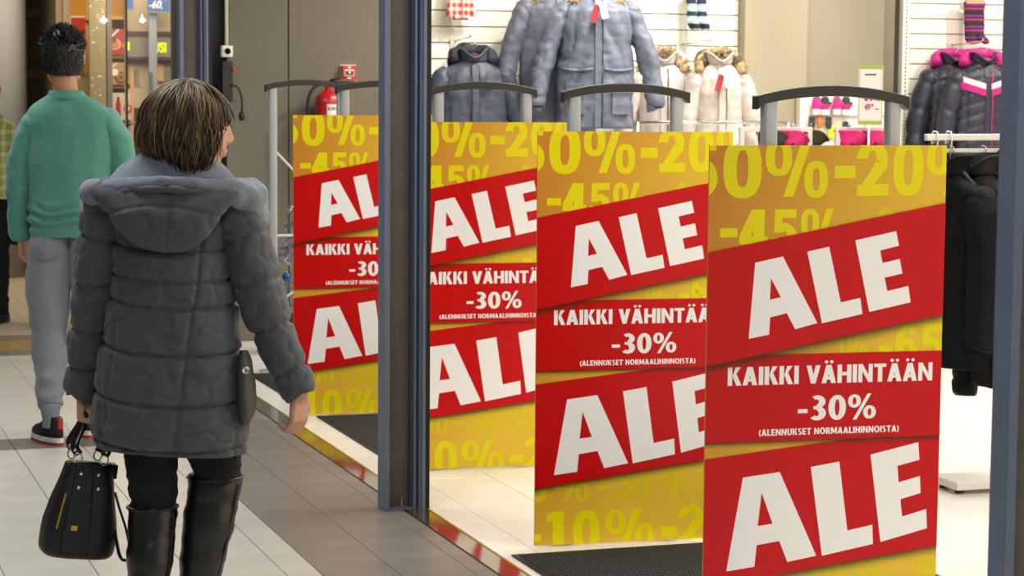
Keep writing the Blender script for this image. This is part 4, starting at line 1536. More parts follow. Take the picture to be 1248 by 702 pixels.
def jacket(name, label, loc, rz, sh, length, m, lining, group=None, hood=None, quilt=False, wr=1.0, slen=.56, spread=.10, depth=.09,
           placket=True, pockets=True, drawcord=False, stripes=None, tags=False, seed=0.0, fur_m=None, logo=False, hanger=True, flare=1.04, collar=True):
    """hangs from a hook at loc (top of the hanger hook); the front looks along local -y"""
    t = empty(name, loc, rz, label, 'jacket', group)

    def torso_b(z):
        return np.interp(-z, [.10, .14, .20, .30, length], [.045, .06, depth, depth * 1.15, depth * 1.2])

    def torso_a(z):
        return np.interp(-z, [.08, .11, .14, .175, .22, .40, length], [.05, .065, sh * .62, sh * .90, sh * .97, sh * .95, sh * flare])

    def fn(j, k, p):
        q = (p[0] + .35 * p[2] * (1 if p[0] > 0 else -1), p[1], p[2])
        h = (nz(p, 4, 3, seed) * .020 + nz(q, 17, 3.2, seed + 5) * .011 - .012 * (1 - abs(nz(q, 13, 4, seed + 9))) ** 8 + nz(p, 34, 20, seed) * .005 + nz(p, 8, 26, seed + 3) * .005) * wr
        if quilt:
            a1 = abs(((p[2] + .35 * abs(p[0])) / .075) % 1 - .5) * .075
            a2 = abs(((p[0] + .0) / .085) % 1 - .5) * .085
            h += .012 * (1 - math.exp(-min(a1, a2) / .010)) - .006 * g(a1, .004)
        return h * min(1, max(.1, (-p[2] - .09) / .06))
    zs = np.linspace(-.085, -length, 70)
    rings = [se_ring(0, 0, z, torso_a(z), torso_b(z), 84, 2.3) for z in zs]
    rings.append(se_ring(0, 0, -length + .01, torso_a(-length) * .93, torso_b(-length) * .9, 84, 2.3))
    body = MB().loft(displace_rings(rings, fn)).build('jacket_body', m, t, True)

    def sfn(j, k, p):
        h = (nz(p, 6, 9, seed + 2) * .012 - .011 * (1 - abs(nz(p, 8, 19, seed + 4))) ** 8 + nz(p, 16, 34, seed) * .006) * wr
        if quilt:
            d = abs((j * slen / .075) % 1 - .5) * .075
            h += .010 * (1 - math.exp(-d / .012)) - .006 * g(d, .004)
        return h
    for s_ in (-1, 1):
        P = [(s_ * sh * .66, 0, -.175, .036, .05), (s_ * sh * .90, 0, -.222, .062, .075), (s_ * (sh + spread * .55), -.01, -.215 - slen * .45, .066, .070),
             (s_ * (sh + spread * .95), -.03, -.215 - slen * .85, .058, .060), (s_ * (sh + spread), -.035, -.215 - slen, .052, .054), (s_ * (sh + spread), -.035, -.21 - slen, .036, .038)]
        sl = MB().loft(displace_rings(puff_tube(P, 44, 70), sfn)).build('sleeve', m, t, True)
        e = P[4]
        MB().loft([[(e[0] + .046 * math.cos(q), e[1] + .048 * math.sin(q), e[2] + dz) for q in np.linspace(0, 2 * math.pi, 20)[:-1]] for dz in (-.002, .012)], True, True).build('cuff', lining, sl, True)
    if collar:
        rc = []
        for q in range(9):
            f = q / 8
            ring = []
            for k in range(48):
                th = 2 * math.pi * k / 48
                c, s2 = math.cos(th), math.sin(th)
                open_ = max(0, -s2) ** 4
                z = -.115 + .075 * math.sin(f * math.pi / 2) * (1 - .75 * open_)
                a = .072 + .018 * f
                ring.append((a * c, .005 + a * .95 * s2 - .02 * open_ * f, z))
            rc.append(ring)
        co = MB().loft(displace_rings(rc, lambda j, k, p: nz(p, 20, 20, seed) * .006), False, False).build('collar', m, t, True)
        md = co.modifiers.new('thickness', 'SOLIDIFY'); md.thickness = .010; md.offset = -1
        MB().ell((0, .005, -.088), (.064, .062, .018), 20, 8).build('neck_lining', lining, t, True)
    if hood:
        hp = [(-.12, .01, -.125), (-.105, .055, -.075), (-.06, .085, -.055), (0, .095, -.05), (.06, .085, -.055), (.105, .055, -.075), (.12, .01, -.125)]
        C = catmull(hp, 40)
        ho = MB().loft(displace_rings(tube_rings([tuple(c) for c in C], [(.040, .050)] * 40, 24), lambda j, k, p: nz(p, 18, 18, seed) * .014)).build('hood', hood, t, True)
        if fur_m:
            fur([(-.135, -.045, -.165), (-.125, .0, -.10), (-.08, .05, -.045), (0, .065, -.03), (.08, .05, -.045), (.125, .0, -.10), (.135, -.045, -.165)], .026, 620, .036, 'fur_trim', fur_m, t, int(seed * 10) + 3)

    def front_strip(nm, x0, x1, z0, z1, mm, out=.012, par=None, n=24):
        rgs = []
        for z in np.linspace(z0, z1, n):
            a, b = torso_a(z), torso_b(z)

            def yy(x):
                q = min(.98, abs(x / a))
                return -b * (1 - q ** 2.3) ** (1 / 2.3)
            p0, p1 = (x0, yy(x0)), (x1, yy(x1))
            dd = .006 if abs(x0) < .03 else max(fn(0, 0, (x0, p0[1], z)), fn(0, 0, (x1, p1[1], z)))
            rgs.append([(x0, p0[1] - out - dd, z), (x1, p1[1] - out - dd, z), (x1, p1[1] + .02, z), (x0, p0[1] + .02, z)])
        return MB().loft(rgs).build(nm, mm, par or t, False, .003)
    if placket:
        pk_ = front_strip('placket', -.022, .022, -.13, -length + .005, m, .010)
        MB().tube([(.024, -torso_b(z) - .012 - fn(0, 0, (0, -torso_b(z), z)), z) for z in np.linspace(-.14, -length + .01, 30)], .004, 6).build('zip', lining, t, True)
    if pockets:
        for s_ in (-1, 1):
            a, b = sorted((s_ * sh * .35, s_ * sh * .80))
            zc = -length * .72
            pk_ = front_strip('pocket', a, b, zc, zc - .17, m, .016, None, 10)
            front_strip('pocket_flap', a - .004, b + .004, zc + .012, zc - .045, m, .022, pk_, 6)
            mx_ = (a + b) / 2
            MB().ell((mx_, -torso_b(zc) * .93 - .034, zc - .03), (.007, .005, .007), 10, 8).build('snap', mat('brass_snap', 'b08a5a', 0.3, 0.9), pk_, True)
    if drawcord:
        for s_ in (-1, 1):
            P = []
            for f in np.linspace(.15, .9, 24):
                z = -length * .60 - .018 * math.sin(f * 3)
                a, b = torso_a(z), torso_b(z)
                x = s_ * f * a
                P.append((x, -b * (1 - f ** 2.3) ** (1 / 2.3) - .012 - fn(0, 0, (x, -b, z)) - .004 * math.sin(f * 90), z))
            MB().tube(P, .0085, 8).build('drawcord', m, t, True)
    if stripes:
        for (z0, wd, mm) in stripes:
            for s_ in (-1, 1):
                rgs = []
                for f in np.linspace(.10, .93, 14):
                    z = z0 + f * .06
                    a, b = torso_a(z), torso_b(z)
                    x = s_ * f * a
                    y = -b * (1 - f ** 2.3) ** (1 / 2.3) - .026 * 1
                    rgs.append([(x, y, z), (x, y, z - wd), (x, y + .03, z - wd), (x, y + .03, z)])
                MB().loft(rgs).build('chest_stripe', mm, t)
    if logo:
        MB().box(.05, -torso_b(-.26) - .026, -.262, .11, -torso_b(-.26) + .01, -.252).build('logo_tape', mat('white_thread', 'e8e8e8', 0.6), t)
    if tags:
        tg = MB().box(-.02, -.004, -.10, .02, 0, 0).build('price_tag', M_wht, t)
        tg.location = (.01, -torso_b(-.2) - .065, -.155); tg.rotation_euler = (0, R(-14), 0)
        tg2 = MB().box(-.018, .004, -.115, .02, .007, -.01).build('brand_tag', mat('red_card', 'a5323a', 0.5), t)
        tg2.location = (-.012, -torso_b(-.2) - .062, -.165); tg2.rotation_euler = (0, R(14), 0)
    if hanger:
        mbh = MB()
        mbh.tube([(.0, 0, -.06), (0, 0, -.035), (.014, 0, -.026), (.018, 0, -.012), (.010, 0, -.001), (-.004, 0, -.001), (-.010, 0, -.008)], .0022, 6)
        h_ = mbh.build('hanger_hook', M_chrome, t, True)
        MB().tube([(-sh * .7, 0, -.155), (-.05, 0, -.085), (0, 0, -.068), (.05, 0, -.085), (sh * .7, 0, -.155)], .009, 8).build('hanger_bar', M_black, t, True)
    return t


M_navy = mat('slate_navy_nylon', '464c5b', 0.55, var=0.08, scale=30, bump=0.6, bscale=20)
M_navyd = mat('dark_navy_lining', '20222e', 0.7)
M_parka = mat('blue_grey_parka_cloth', '656c7d', 0.5, var=0.07, scale=25, bump=0.6, bscale=20)
M_parka2 = mat('violet_grey_parka_cloth', '646675', 0.55, var=0.07, scale=25)
M_cream = mat('pale_stone_cloth', 'c3b8b0', 0.6, var=0.05, scale=25)
M_greyl = mat('grey_hood_lining', '4d4840', 0.8)
M_fur = mat('tan_faux_fur', 'a88f68', 0.8, var=0.45, scale=40)
M_ink = mat('dark_ink_nylon', '2a2b3a', 0.42, var=0.1, scale=30)
M_pink = mat('magenta_lining', 'b9147c', 0.6, var=0.15, scale=40)
M_blackj = mat('black_softshell', '0c0c0e', 0.7, var=0.2, scale=30, spec=0.15)
M_brownj = mat('dark_taupe_shell', '2c2a27', 0.7, var=0.1, scale=30, spec=0.15)
M_burg = mat('burgundy_lining', '4a1c28', 0.7)

GJ = 'jackets on the slat wall'
jacket('jacket', 'slate navy jacket with open burgundy-lined collar behind the poster beside the column', (4.045, 12.80, 1.805), R(-10), .22, .86, M_navy, M_burg, GJ,
       hood=M_navyd, logo=True, wr=.8, seed=1.1, fur_m=None, pockets=False, slen=.5, spread=.08)
jacket('jacket', 'large blue-grey parka with white price tag, drawcord waist and flap pockets', (4.70, 12.45, 2.20), R(-14), .235, .90, M_parka, M_navyd, GJ,
       hood=M_parka, wr=1.0, seed=2.3, fur_m=M_fur, drawcord=True, tags=True, slen=.56, spread=.12, depth=.11)
jacket('jacket', 'violet-grey parka half hidden behind the left side of the large blue-grey parka', (4.575, 12.78, 2.22), R(-12), .235, .95, M_parka2, M_navyd, GJ,
       hood=M_parka2, wr=.8, seed=3.7, fur_m=M_fur, slen=.58, spread=.10)
jacket('jacket', 'pale stone parka with tan fur hood, left one of the pale pair', (5.30, 12.86, 1.80), R(-16), .17, .80, M_cream, M_greyl, GJ,
       hood=M_cream, wr=.7, seed=4.2, fur_m=M_fur, slen=.5, spread=.10)
jacket('jacket', 'pale stone parka with grey hood lining and hang tag, right one of the pale pair', (5.60, 12.66, 1.80), R(-14), .165, .80, M_cream, M_greyl, GJ,
       hood=M_greyl, wr=.7, seed=5.9, fur_m=M_fur, tags=True, slen=.5, spread=.06)
M_whs = mat('white_chest_stripe', 'e9e4e0', 0.5)
jacket('jacket', 'ink quilted jacket hanging behind the one with white and magenta chest stripes', (7.40, 12.94, 1.82), R(-14), .19, .85, M_ink, M_pink, GJ,
       hood=M_pink, quilt=True, wr=.4, seed=6.4, slen=.5, spread=.07, pockets=False, placket=False)
jacket('jacket', 'ink quilted jacket with white and magenta chest stripes and magenta hood lining', (7.50, 12.74, 1.82), R(-12), .20, .85, M_ink, M_pink, GJ,
       hood=M_pink, quilt=True, wr=.4, seed=7.7, slen=.5, spread=.07, pockets=False, stripes=[(-.245, .035, M_whs), (-.280, .045, M_pink)])

# rack with dark jackets beside the near column
RK = empty('clothes_rack', (4.30, 7.62, 0), 0, 'white clothes rack with flat base behind the right side of the nearest poster', 'clothes rack')
MB().box(0.02, -.17, .018, .75, .03, .05).build('base', M_whitem, RK, bevel=.004)
for x, y in ((.06, -.12), (.06, 0), (.68, -.12), (.68, 0)):
    MB().cyl((x, y), .018, 0.0, .018, 12).build('base_foot', M_black, RK)
MB().box(.60, -.085, .05, .64, -.055, 1.40).build('upright', M_whitem, RK, bevel=.003)
MB().box(-.10, -.085, 1.365, .64, -.060, 1.39).build('arm', M_whitem, RK, bevel=.003)
MB().box(-.08, -.082, 1.318, .62, -.064, 1.334).build('lower_arm', M_whitem, RK, bevel=.003)
for x in (-.06, .0):
    MB().tube([(x, -.072, 1.362), (x, -.05, 1.352), (x, -.046, 1.385), (x, -.06, 1.40), (x, -.09, 1.398), (x, -.097, 1.37), (x, -.085, 1.30)], .003, 6).build('ring_hook', M_whitem, RK, True)
GD = 'dark jackets on the rack by the near column'
jacket('jacket', 'black jacket on the white rack, next to the right edge of the nearest poster', (4.31, 7.547, 1.345), R(-76), .20, .85, M_blackj, M_black, GD, wr=.7, seed=8.1, slen=.54, spread=.02, depth=.06, pockets=False)
tj = jacket('jacket', 'dark taupe shell jacket with pale seam tape hanging between the black ones', (4.45, 7.547, 1.345), R(-74), .20, .80, M_brownj, mat('blue_lining', '2f6fb5', 0.6), GD, hood=M_brownj, wr=.7, seed=9.2, slen=.54, spread=.02, depth=.06, pockets=False)
jacket('jacket', 'long black jacket whose sleeve hangs lowest beside the near column', (4.60, 7.547, 1.345), R(-78), .22, .95, M_blackj, M_black, GD, hood=M_blackj, wr=.7, seed=10.4, slen=.78, spread=.0, depth=.07, pockets=False)

MB().tube([(-.09, -.085, -.20), (-.02, -.10, -.30), (.02, -.105, -.36)], .010, 6).build('seam_tape', mat('pale_tape', 'b8b0a6', 0.5), tj)

# chrome front rail and the two white racks with magenta garments
CR = empty('clothes_rail', (4.545, 11.4, 0), 0, 'chrome clothes rail seen just above the second nearest poster', 'clothes rail')
MB().tube([(0, 0, 1.355), (.93, 0, 1.355)], .010, 10).build('rail', M_chrome, CR, True)
for x in (.01, .92):
    MB().tube([(x, 0, 1.355), (x, 0, .02)], .011, 10).build('leg', M_chrome, CR, True)
    MB().box(x - .02, -.25, .0, x + .02, .25, .022).build('foot', M_chrome, CR, bevel=.003)
for k in range(6):
    x = .12 + .14 * k
    MB().tube([(x, 0, 1.30), (x, .0, 1.345), (x, -.006, 1.366), (x, .008, 1.371), (x, .014, 1.36)], .002, 6).build('hook', M_chrome, CR, True)

M_camo = mat('magenta_camo', 'c4256f', 0.7, var=0.75, scale=9)
M_olive = mat('olive_dark_cloth', '3b3a2c', 0.7, var=0.2, scale=20)


def wrack(x, y, wd, label):
    t = empty('clothes_rack', (x, y, 0), 0, label, 'clothes rack', 'white racks behind the posters')
    MB().box(0, -.012, 1.32, wd, .012, 1.345).build('rail', M_whitem, t, bevel=.002)
    for xx in (0, wd - .026):
        MB().box(xx, -.012, .03, xx + .026, .012, 1.32).build('leg', M_whitem, t, bevel=.002)
        MB().box(xx - .01, -.22, 0, xx + .036, .22, .03).build('foot', M_whitem, t, bevel=.003)
    for k in range(3):
        q = wd * (.25 + .25 * k)
        MB().tube([(q, 0, 1.28), (q, 0, 1.34), (q, -.012, 1.357), (q, .010, 1.362), (q, .018, 1.345)], .003, 6).build('hook', M_whitem, t, True)
    return t


wrack(4.86, 10.72, .42, 'white square-tube rack behind the top of the nearest poster, left of the price sign')
wrack(5.42, 10.72, .36, 'white square-tube rack standing below the price sign')
GM = 'magenta jackets on the white racks'
for k, (x, y, m_, lab) in enumerate(((5.06, 10.74, M_olive, 'dark olive jacket on the left white rack with magenta neighbours'), (5.17, 10.74, M_camo, 'magenta patterned jacket on the left white rack'),
                                     (5.34, 10.85, M_olive, 'dark olive hooded jacket in the gap between the two white racks'),
                                     (5.52, 10.74, M_camo, 'magenta patterned jacket on the rack below the price sign, left one'), (5.66, 10.74, M_camo, 'magenta patterned jacket on the rack below the price sign, right one'))):
    jacket('jacket', lab, (x, y, 1.362), R(72), .17, .62, m_, M_olive, GM, wr=.7, seed=11 + k, slen=.42, spread=.02, depth=.045, pockets=False, placket=False)

# price sign on its stem
PS = empty('price_sign', (5.50, 10.62, 0), R(-8), 'small white price sign with green edges reading -50% above the magenta jackets', 'sign')
MB().box(0, 0, 1.36, .138, .004, 1.672).build('card', mat('card_edge', 'c6bf9c', 0.5), PS)
MB().box(.010, -.001, 1.385, .128, 0, 1.655).build('card_face', mat('pale_card', 'e3d8d4', 0.5), PS)
for z in (1.362, 1.655):
    MB().box(.004, -.0015, z, .134, 0, z + .016).build('green_strip', mat('card_green', '8fae3a', 0.5), PS)
M_pr = mat('price_red', 'a8184a', 0.5)
text_mb('-50', .018, 1.485, .085, 1.545, -.002, .05).build('lettering', M_pr, PS)
text_mb('%', .088, 1.485, .122, 1.520, -.002, .02).build('lettering', M_pr, PS)
text_mb('49', .035, 1.435, .068, 1.472, -.002, .04).build('lettering', M_pr, PS)
text_mb('90', .070, 1.453, .086, 1.472, -.002, .03).build('lettering', M_pr, PS)
MB().box(.035, -.002, 1.622, .098, -.001, 1.630).build('print_line', M_black, PS)
MB().box(.095, -.002, 1.440, .118, -.001, 1.446).build('print_line', M_pr, PS)
MB().tube([(.069, .01, 1.37), (.069, .01, 0.016)], .006, 8).build('stem', M_chrome, PS, True)
MB().cyl((.069, .01), .10, 0, .016, 24).build('base', M_chrome, PS)

# wall hooks and small goods
M_hookp = mat('hook_plate', 'd9d3c6', 0.5)


def hook(x, z, label, L=.20):
    t = empty('wall_hook', (x, YW - .008, z), 0, label, 'hook', 'display hooks on the slat wall')
    MB().box(-.035, -.006, -.06, .035, 0, .01).build('back_plate', M_hookp, t)
    MB().tube([(0, -.006, 0), (.0, -L * .5, .008), (.0, -L, .02), (0, -L - .008, .034)], .005, 8).build('prong', M_chrome, t, True)


hook(4.02, 1.82, 'chrome display hook above the slate navy jacket', .30)
hook(4.66, 2.22, 'chrome display hook carrying the blue-grey parkas', .66)
hook(5.52, 1.815, 'chrome display hook above the pale stone parkas', .46)
hook(7.46, 1.835, 'chrome display hook above the ink quilted jackets', .40)
hook(4.02, 2.16, 'chrome display hook with the red checked scarf', .16)
hook(5.57, 2.14, 'chrome display hook with the teal and navy socks', .16)
hook(7.56, 2.14, 'chrome display hook with the black and magenta sock', .16)

# red and white checked scarf, in pleats
M_redplaid = grid_mat('red_white_check', 'c4342c', 'e8ddd0', 26, 22, .45, .45, (0, 2), .85)
SCF = empty('scarf', (4.02, YW - .12, 0), 0, 'red and white checked scarf hanging at the top beside the column', 'scarf')
for k in range(4):
    x = -.065 + .045 * k
    rgs = []
    for q in range(12):
        f = q / 11
        z = 2.17 - f * (.235 - .02 * abs(k - 1.5))
        wd = .014 + .014 * f
        rgs.append([(x * (.6 + .5 * f) + wd * math.cos(a), wd * .8 * math.sin(a) + .01 * (k % 2), z) for a in np.linspace(0, 2 * math.pi, 13)[:-1]])
    MB().loft(rgs).build('fold', M_redplaid, SCF, True)


def sock(x, y, z, m, label, name='sock', h=.22, wd=.042, toe=.06):
    t = empty(name, (x, y, z), R(-15), label, name)
    P = [(0, 0, 0, wd, .018), (0, 0, -h * .35, wd * .95, .020), (.004, 0, -h * .7, wd * .92, .024), (.006, -.002, -h * .88, wd * .95, .030), (.010, -.004, -h, wd * .7, .026), (.012, -.004, -h - .012, wd * .3, .012)]
    b = MB().loft(displace_rings(puff_tube(P, 36, 40), lambda j, k, p: nz(p, 25, 25, x) * .006)).build('leg', m, t, True)
    MB().loft(displace_rings(puff_tube([(wd * .3, -.02, -h * .80, .026, .022), (wd * .75, -.03, -h * .92, .024, .022), (wd * 1.1, -.035, -h - .0, .018, .018), (wd * 1.2, -.035, -h - .012, .006, .006)], 24, 20), lambda j, k, p: nz(p, 25) * .004)).build('toe', m, t, True)
    MB().box(-wd * .8, -.024, -.01, wd * .8, .024, .035).build('card', mat('sock_card', 'd99a7a', 0.6), t)
    return t


def band_mat(name, cols, axis=2, scale=12):
    m = bpy.data.materials.new(name)
    m.use_nodes = True
    nt = m.node_tree
    b = nt.nodes['Principled BSDF']
    b.inputs['Roughness'].default_value = .85
    tc = nt.nodes.new('ShaderNodeTexCoord')
    sp = nt.nodes.new('ShaderNodeSeparateXYZ')
    nt.links.new(tc.outputs['Object'], sp.inputs[0])
    a = nt.nodes.new('ShaderNodeMath'); a.operation = 'MULTIPLY'; a.inputs[1].default_value = scale
    nt.links.new(sp.outputs[axis], a.inputs[0])
    f = nt.nodes.new('ShaderNodeMath'); f.operation = 'FRACT'
    nt.links.new(a.outputs[0], f.inputs[0])
    r = nt.nodes.new('ShaderNodeValToRGB')
    r.color_ramp.interpolation = 'CONSTANT'
    while len(r.color_ramp.elements) < len(cols):
        r.color_ramp.elements.new(.5)
    for k, c in enumerate(cols):
        r.color_ramp.elements[k].position = k / len(cols)
        r.color_ramp.elements[k].color = srgb(c)
    nt.links.new(f.outputs[0], r.inputs[0])
    nt.links.new(r.outputs[0], b.inputs['Base Color'])
    return m


M_teal = band_mat('teal_navy_bands', ['2b2540', '2b2540', '8fc9bd', 'dfe5dc', '8fc9bd'], 2, 13)
M_magp = band_mat('black_magenta_bands', ['2b2326', '2b2326', 'b0266a', '2b2326', '7d2f93', '2b2326'], 2, 14)
sock(5.535, YW - .13, 2.145, M_teal, 'left sock of the teal and navy striped pair hanging on the wall', h=.225, wd=.032)
sock(5.605, YW - .13, 2.145, M_teal, 'right sock of the teal and navy striped pair hanging on the wall', h=.225, wd=.032)
sock(7.555, YW - .13, 2.115, M_magp, 'black and magenta patterned sock hanging above the ink quilted jackets', h=.26, wd=.072)

# low white display panel with mittens, below the beige pillar
DP = empty('display_panel', (6.33, YW - .16, 0), 0, 'low white display panel with hooks standing before the beige pillar', 'display panel')
MB().box(0, 0, 0, .66, .04, 1.51).build('back_board', M_slat, DP)
MB().box(-.045, -.01, 0, 0, .05, 1.51).build('side_post', M_white, DP)
MB().box(.66, -.01, 0, .685, .05, 1.51).build('side_post', M_white, DP)
for z in (1.36, 1.10, .85):
    MB().box(.02, -.012, z, .64, 0, z + .012).build('hook_bar', M_alu, DP)
M_mit = [band_mat('mitten_bands_a', ['e0dcd6', 'cf2a78', 'cf2a78', '3a3d3c'], 2, 7), band_mat('mitten_bands_b', ['e6e2dc', 'c4206c', '34383a', '34383a'], 2, 7.5)]
for k, (x, lab) in enumerate(((6.385, 'leftmost magenta mitten on the low display panel'), (6.445, 'magenta mitten second from left on the low display panel'),
                              (6.53, 'third magenta mitten on the low display panel, wide white cuff'), (6.595, 'rightmost magenta mitten on the low display panel'))):
    t = empty('mitten', (x, YW - .20, 1.375), 0, lab, 'mitten', 'magenta mittens on the display panel')
    P = [(0, 0, 0, .026, .014), (0, 0, .03, .028, .016), (0, 0, .06, .030, .018), (0, 0, .10, .028, .016), (0, 0, .118, .014, .010)]
    b = MB().loft(puff_tube(P, 28, 24)).build('palm', M_mit[k % 2], t, True)
    MB().loft(puff_tube([(.018, -.004, .045, .010, .010), (.034, -.004, .065, .011, .010), (.040, -.004, .082, .006, .006)], 16, 12)).build('thumb', M_mit[k % 2], t, True)
M_brt = [mat('neon_yellow_yarn', 'd8e21c', 0.8), mat('black_white_knit', '3b3836', 0.8, var=.8, scale=60), mat('orange_knit', 'c9763a', 0.8, var=.5, scale=60), mat('magenta_yarn', 'c92a78', 0.8)]
for k, (x, z, q, lab) in enumerate(((6.36, 1.285, 1, 'small black and white glove below the mittens, leftmost'), (6.42, 1.29, 2, 'small orange patterned glove below the mittens'), (6.48, 1.285, 1, 'small black and white glove below the mittens, middle'),
                                    (6.50, 1.225, 0, 'left neon yellow glove on the low display panel'), (6.545, 1.225, 0, 'right neon yellow glove on the low display panel'), (6.60, 1.255, 1, 'small dark knitted glove beside the neon yellow ones'))):
    t = empty('glove', (x, YW - .19, z), 0, lab, 'glove', 'small gloves on the display panel')
    MB().loft(puff_tube([(0, 0, 0, .018, .010), (0, 0, .03, .022, .013), (0, 0, .055, .022, .013)], 20, 12)).build('palm', M_brt[q], t, True)
    for j in range(4):
        MB().caps((-.015 + .010 * j, 0, .052), .0055, (-.017 + .0113 * j, 0, .072 + .004 * (j in (1, 2))), .005, 8).build('finger', M_brt[q], t, True)
# ------------------------------------------------------------------ things on the taupe wall
EX = empty('fire_extinguisher', (3.10, YW - .125, 0), 0, 'red fire extinguisher on the taupe wall above the farthest poster', 'fire extinguisher')
M_exr = mat('extinguisher_red', 'b0141a', 0.25, coat=0.4)
MB().lathe((.09, 0, .0), [(.0, 1.03), (.078, 1.03), (.082, 1.05), (.082, 1.44), (.078, 1.468), (.062, 1.492), (.038, 1.508), (.024, 1.515), (.022, 1.535)], 32).build('cylinder', M_exr, EX, True)
MB().lathe((.09, 0, .0), [(.020, 1.53), (.022, 1.545), (.016, 1.555), (.012, 1.57)], 16).build('valve', M_exr, EX, True)
MB().tube([(.09, 0, 1.565), (.12, -.02, 1.578), (.19, -.03, 1.59)], [.008, .008, .005], 8).build('lever', M_black, EX, True)
MB().tube([(.09, 0, 1.565), (.13, -.02, 1.562), (.16, -.03, 1.560)], .006, 8).build('carry_handle', M_black, EX, True)
C_ = catmull([(.085, -.01, 1.555), (.02, -.02, 1.545), (-.03, -.03, 1.49), (-.045, -.03, 1.40), (-.03, -.03, 1.25), (-.01, -.03, 1.12)], 30)
MB().tube([tuple(c) for c in C_], .010, 8).build('hose', M_black, EX, True)
MB().ell((.10, -.005, 1.572), (.007, .006, .007), 10, 8).build('pin_seal', mat('seal_yellow', 'd8c93a', 0.5), EX, True)
ring = []
for (z) in (1.365, 1.43):
    ring.append([(.09 + .0832 * math.cos(a), .0832 * math.sin(a), z) for a in np.linspace(R(-110), R(-45), 12)] + [(.09 + .080 * math.cos(a), .080 * math.sin(a), z) for a in np.linspace(R(-45), R(-110), 12)])
MB().loft(ring).build('label_band', mat('label_white', 'd9d4cc', 0.5), EX)
tx = text_mb('EURO-S', 0, 1.395, 1, 1.415, 0, .02)
tx.v = [(.09 + .0838 * math.cos(R(-106 + 56 * v[0])), .0838 * math.sin(R(-106 + 56 * v[0])), v[2]) for v in tx.v]
tx.build('lettering', M_black, EX)
MB().box(.05, .078, 1.2, .13, .12, 1.3).build('bracket', M_black, EX)

CP = empty('fire_call_point', (3.295, YW - .046, 1.575), 0, 'small red fire alarm call point box on the taupe wall', 'alarm box')
MB().box(0, 0, 0, .088, .04, .088).build('housing', mat('callpoint_red', 'b8301f', 0.4), CP, bevel=.004)
MB().box(.014, -.004, .024, .074, 0, .064).build('window', mat('callpoint_face', 'c9c3ba', 0.3), CP)
MB().box(.020, -.006, .030, .068, -.004, .054).build('pane', mat('callpoint_dark', '4a4642', 0.2), CP)
MB().ell((.044, -.006, .045), (.007, .004, .007), 10, 8).build('button', mat('callpoint_white', 'e8e4de', 0.4), CP, True)
for z in (.008, .072):
    MB().box(.034, -.002, z, .054, 0, z + .008).build('mark', mat('callpoint_white', 'e8e4de', 0.4), CP)
MB().box(-.004, .03, -.004, .092, .04, .092).build('frame', M_white, CP)

SK = empty('wall_socket', (2.562, YW - .02, 1.705), 0, 'white wall socket with a vertical conduit at the black recess', 'socket')
MB().box(0, -.03, 0, .066, .02, .068).build('box', M_white, SK, bevel=.005)
MB().lathe((0, 0, 0), [(.018, 0), (.024, 0), (.024, .003), (.019, .003), (.018, -.004)], 24).build('ring', M_whitem, SK, True)
o = SK.children[-1]; o.rotation_euler = (R(90), 0, 0); o.location = (.033, -.030, .034)
for x in (.026, .040):
    MB().ell((x, -.0305, .034), (.0028, .002, .0028), 8, 6).build('contact', M_black, SK)
MB().tube([(.033, 0, .068), (.033, 0, 1.68)], .010, 10).build('conduit', M_white, SK, True)

DV = empty('door_closer_box', (2.56, YW - .07, 1.44), 0, 'black control box with red lamp and hanging cable below the white socket', 'control box')
MB().box(0, 0, 0, .062, .07, .24).build('housing', M_black, DV, bevel=.004)
MB().ell((.066, .0, .19), (.008, .008, .014), 10, 8).build('lamp', mat('red_lamp_lens', 'b0301c', 0.3), DV, True)
C_ = catmull([(.05, -.005, .10), (.085, -.01, .09), (.11, -.01, .04), (.115, -.01, -.03), (.112, -.01, -.06)], 20)
MB().tube([tuple(c) for c in C_], .006, 8).build('cable', M_rubber, DV, True)
MB().lathe((.112, -.01, -.11), [(.012, 0), (.018, .01), (.018, .04), (.010, .055)], 12).build('plug', M_rubber, DV, True)

# frosted branch and tinsel bush behind the bare gate
XT = empty('tinsel_bush', (2.88, 12.45, 0), 0, 'frosted silver tinsel branches with blue baubles behind the bare gate', 'decoration')
M_tin = mat('silver_tinsel', '8a8f9c', 0.35, 0.5, var=.3, scale=60)
rt = random.Random(9)
MB().cyl((0, 0), .10, 0, .22, 20, .13).build('pot', mat('dark_pot', '3b342e', 0.6), XT)
MB().tube([(0, 0, .2), (.01, 0, .6), (0, .01, .98)], [.015, .012, .004], 8).build('stem', mat('brown_stem', '4a3a2a', 0.8), XT)
tm = MB()
for k in range(26):
    z = .28 + .026 * k
    a = rt.uniform(0, 6.28)
    L = .26 * (1 - (z - .25) / .9)
    tip = Vector((L * math.cos(a), L * math.sin(a), z - .02))
    br = MB()
    br.tube([(0, 0, z), tuple(tip * .5 + Vector((0, 0, z * .5 + .02))), tuple(tip)], .004, 5)
    for q in range(34):
        f = rt.uniform(.1, 1)
        p = Vector((0, 0, z)).lerp(tip, f)
        d = Vector((rt.gauss(0, 1), rt.gauss(0, 1), rt.gauss(0, 1))).normalized()
        br.tube([p, p + d * .045], [.004, .0008], 3)
    br.build('branch', M_tin, XT, fix=False)
for (x, y, z) in ((-.03, -.16, .78), (.02, -.17, .62), (.10, -.14, .50), (-.10, -.15, .46), (-.005, -.14, .90)):
    b_ = MB().ell((x, y, z), (.026, .026, .026), 16, 12).build('bauble', mat('blue_bauble', '2b4f86', 0.2, 0.4), XT, True)
    MB().cyl((x, y), .006, z + .025, z + .034, 8).build('cap', M_chrome, b_)
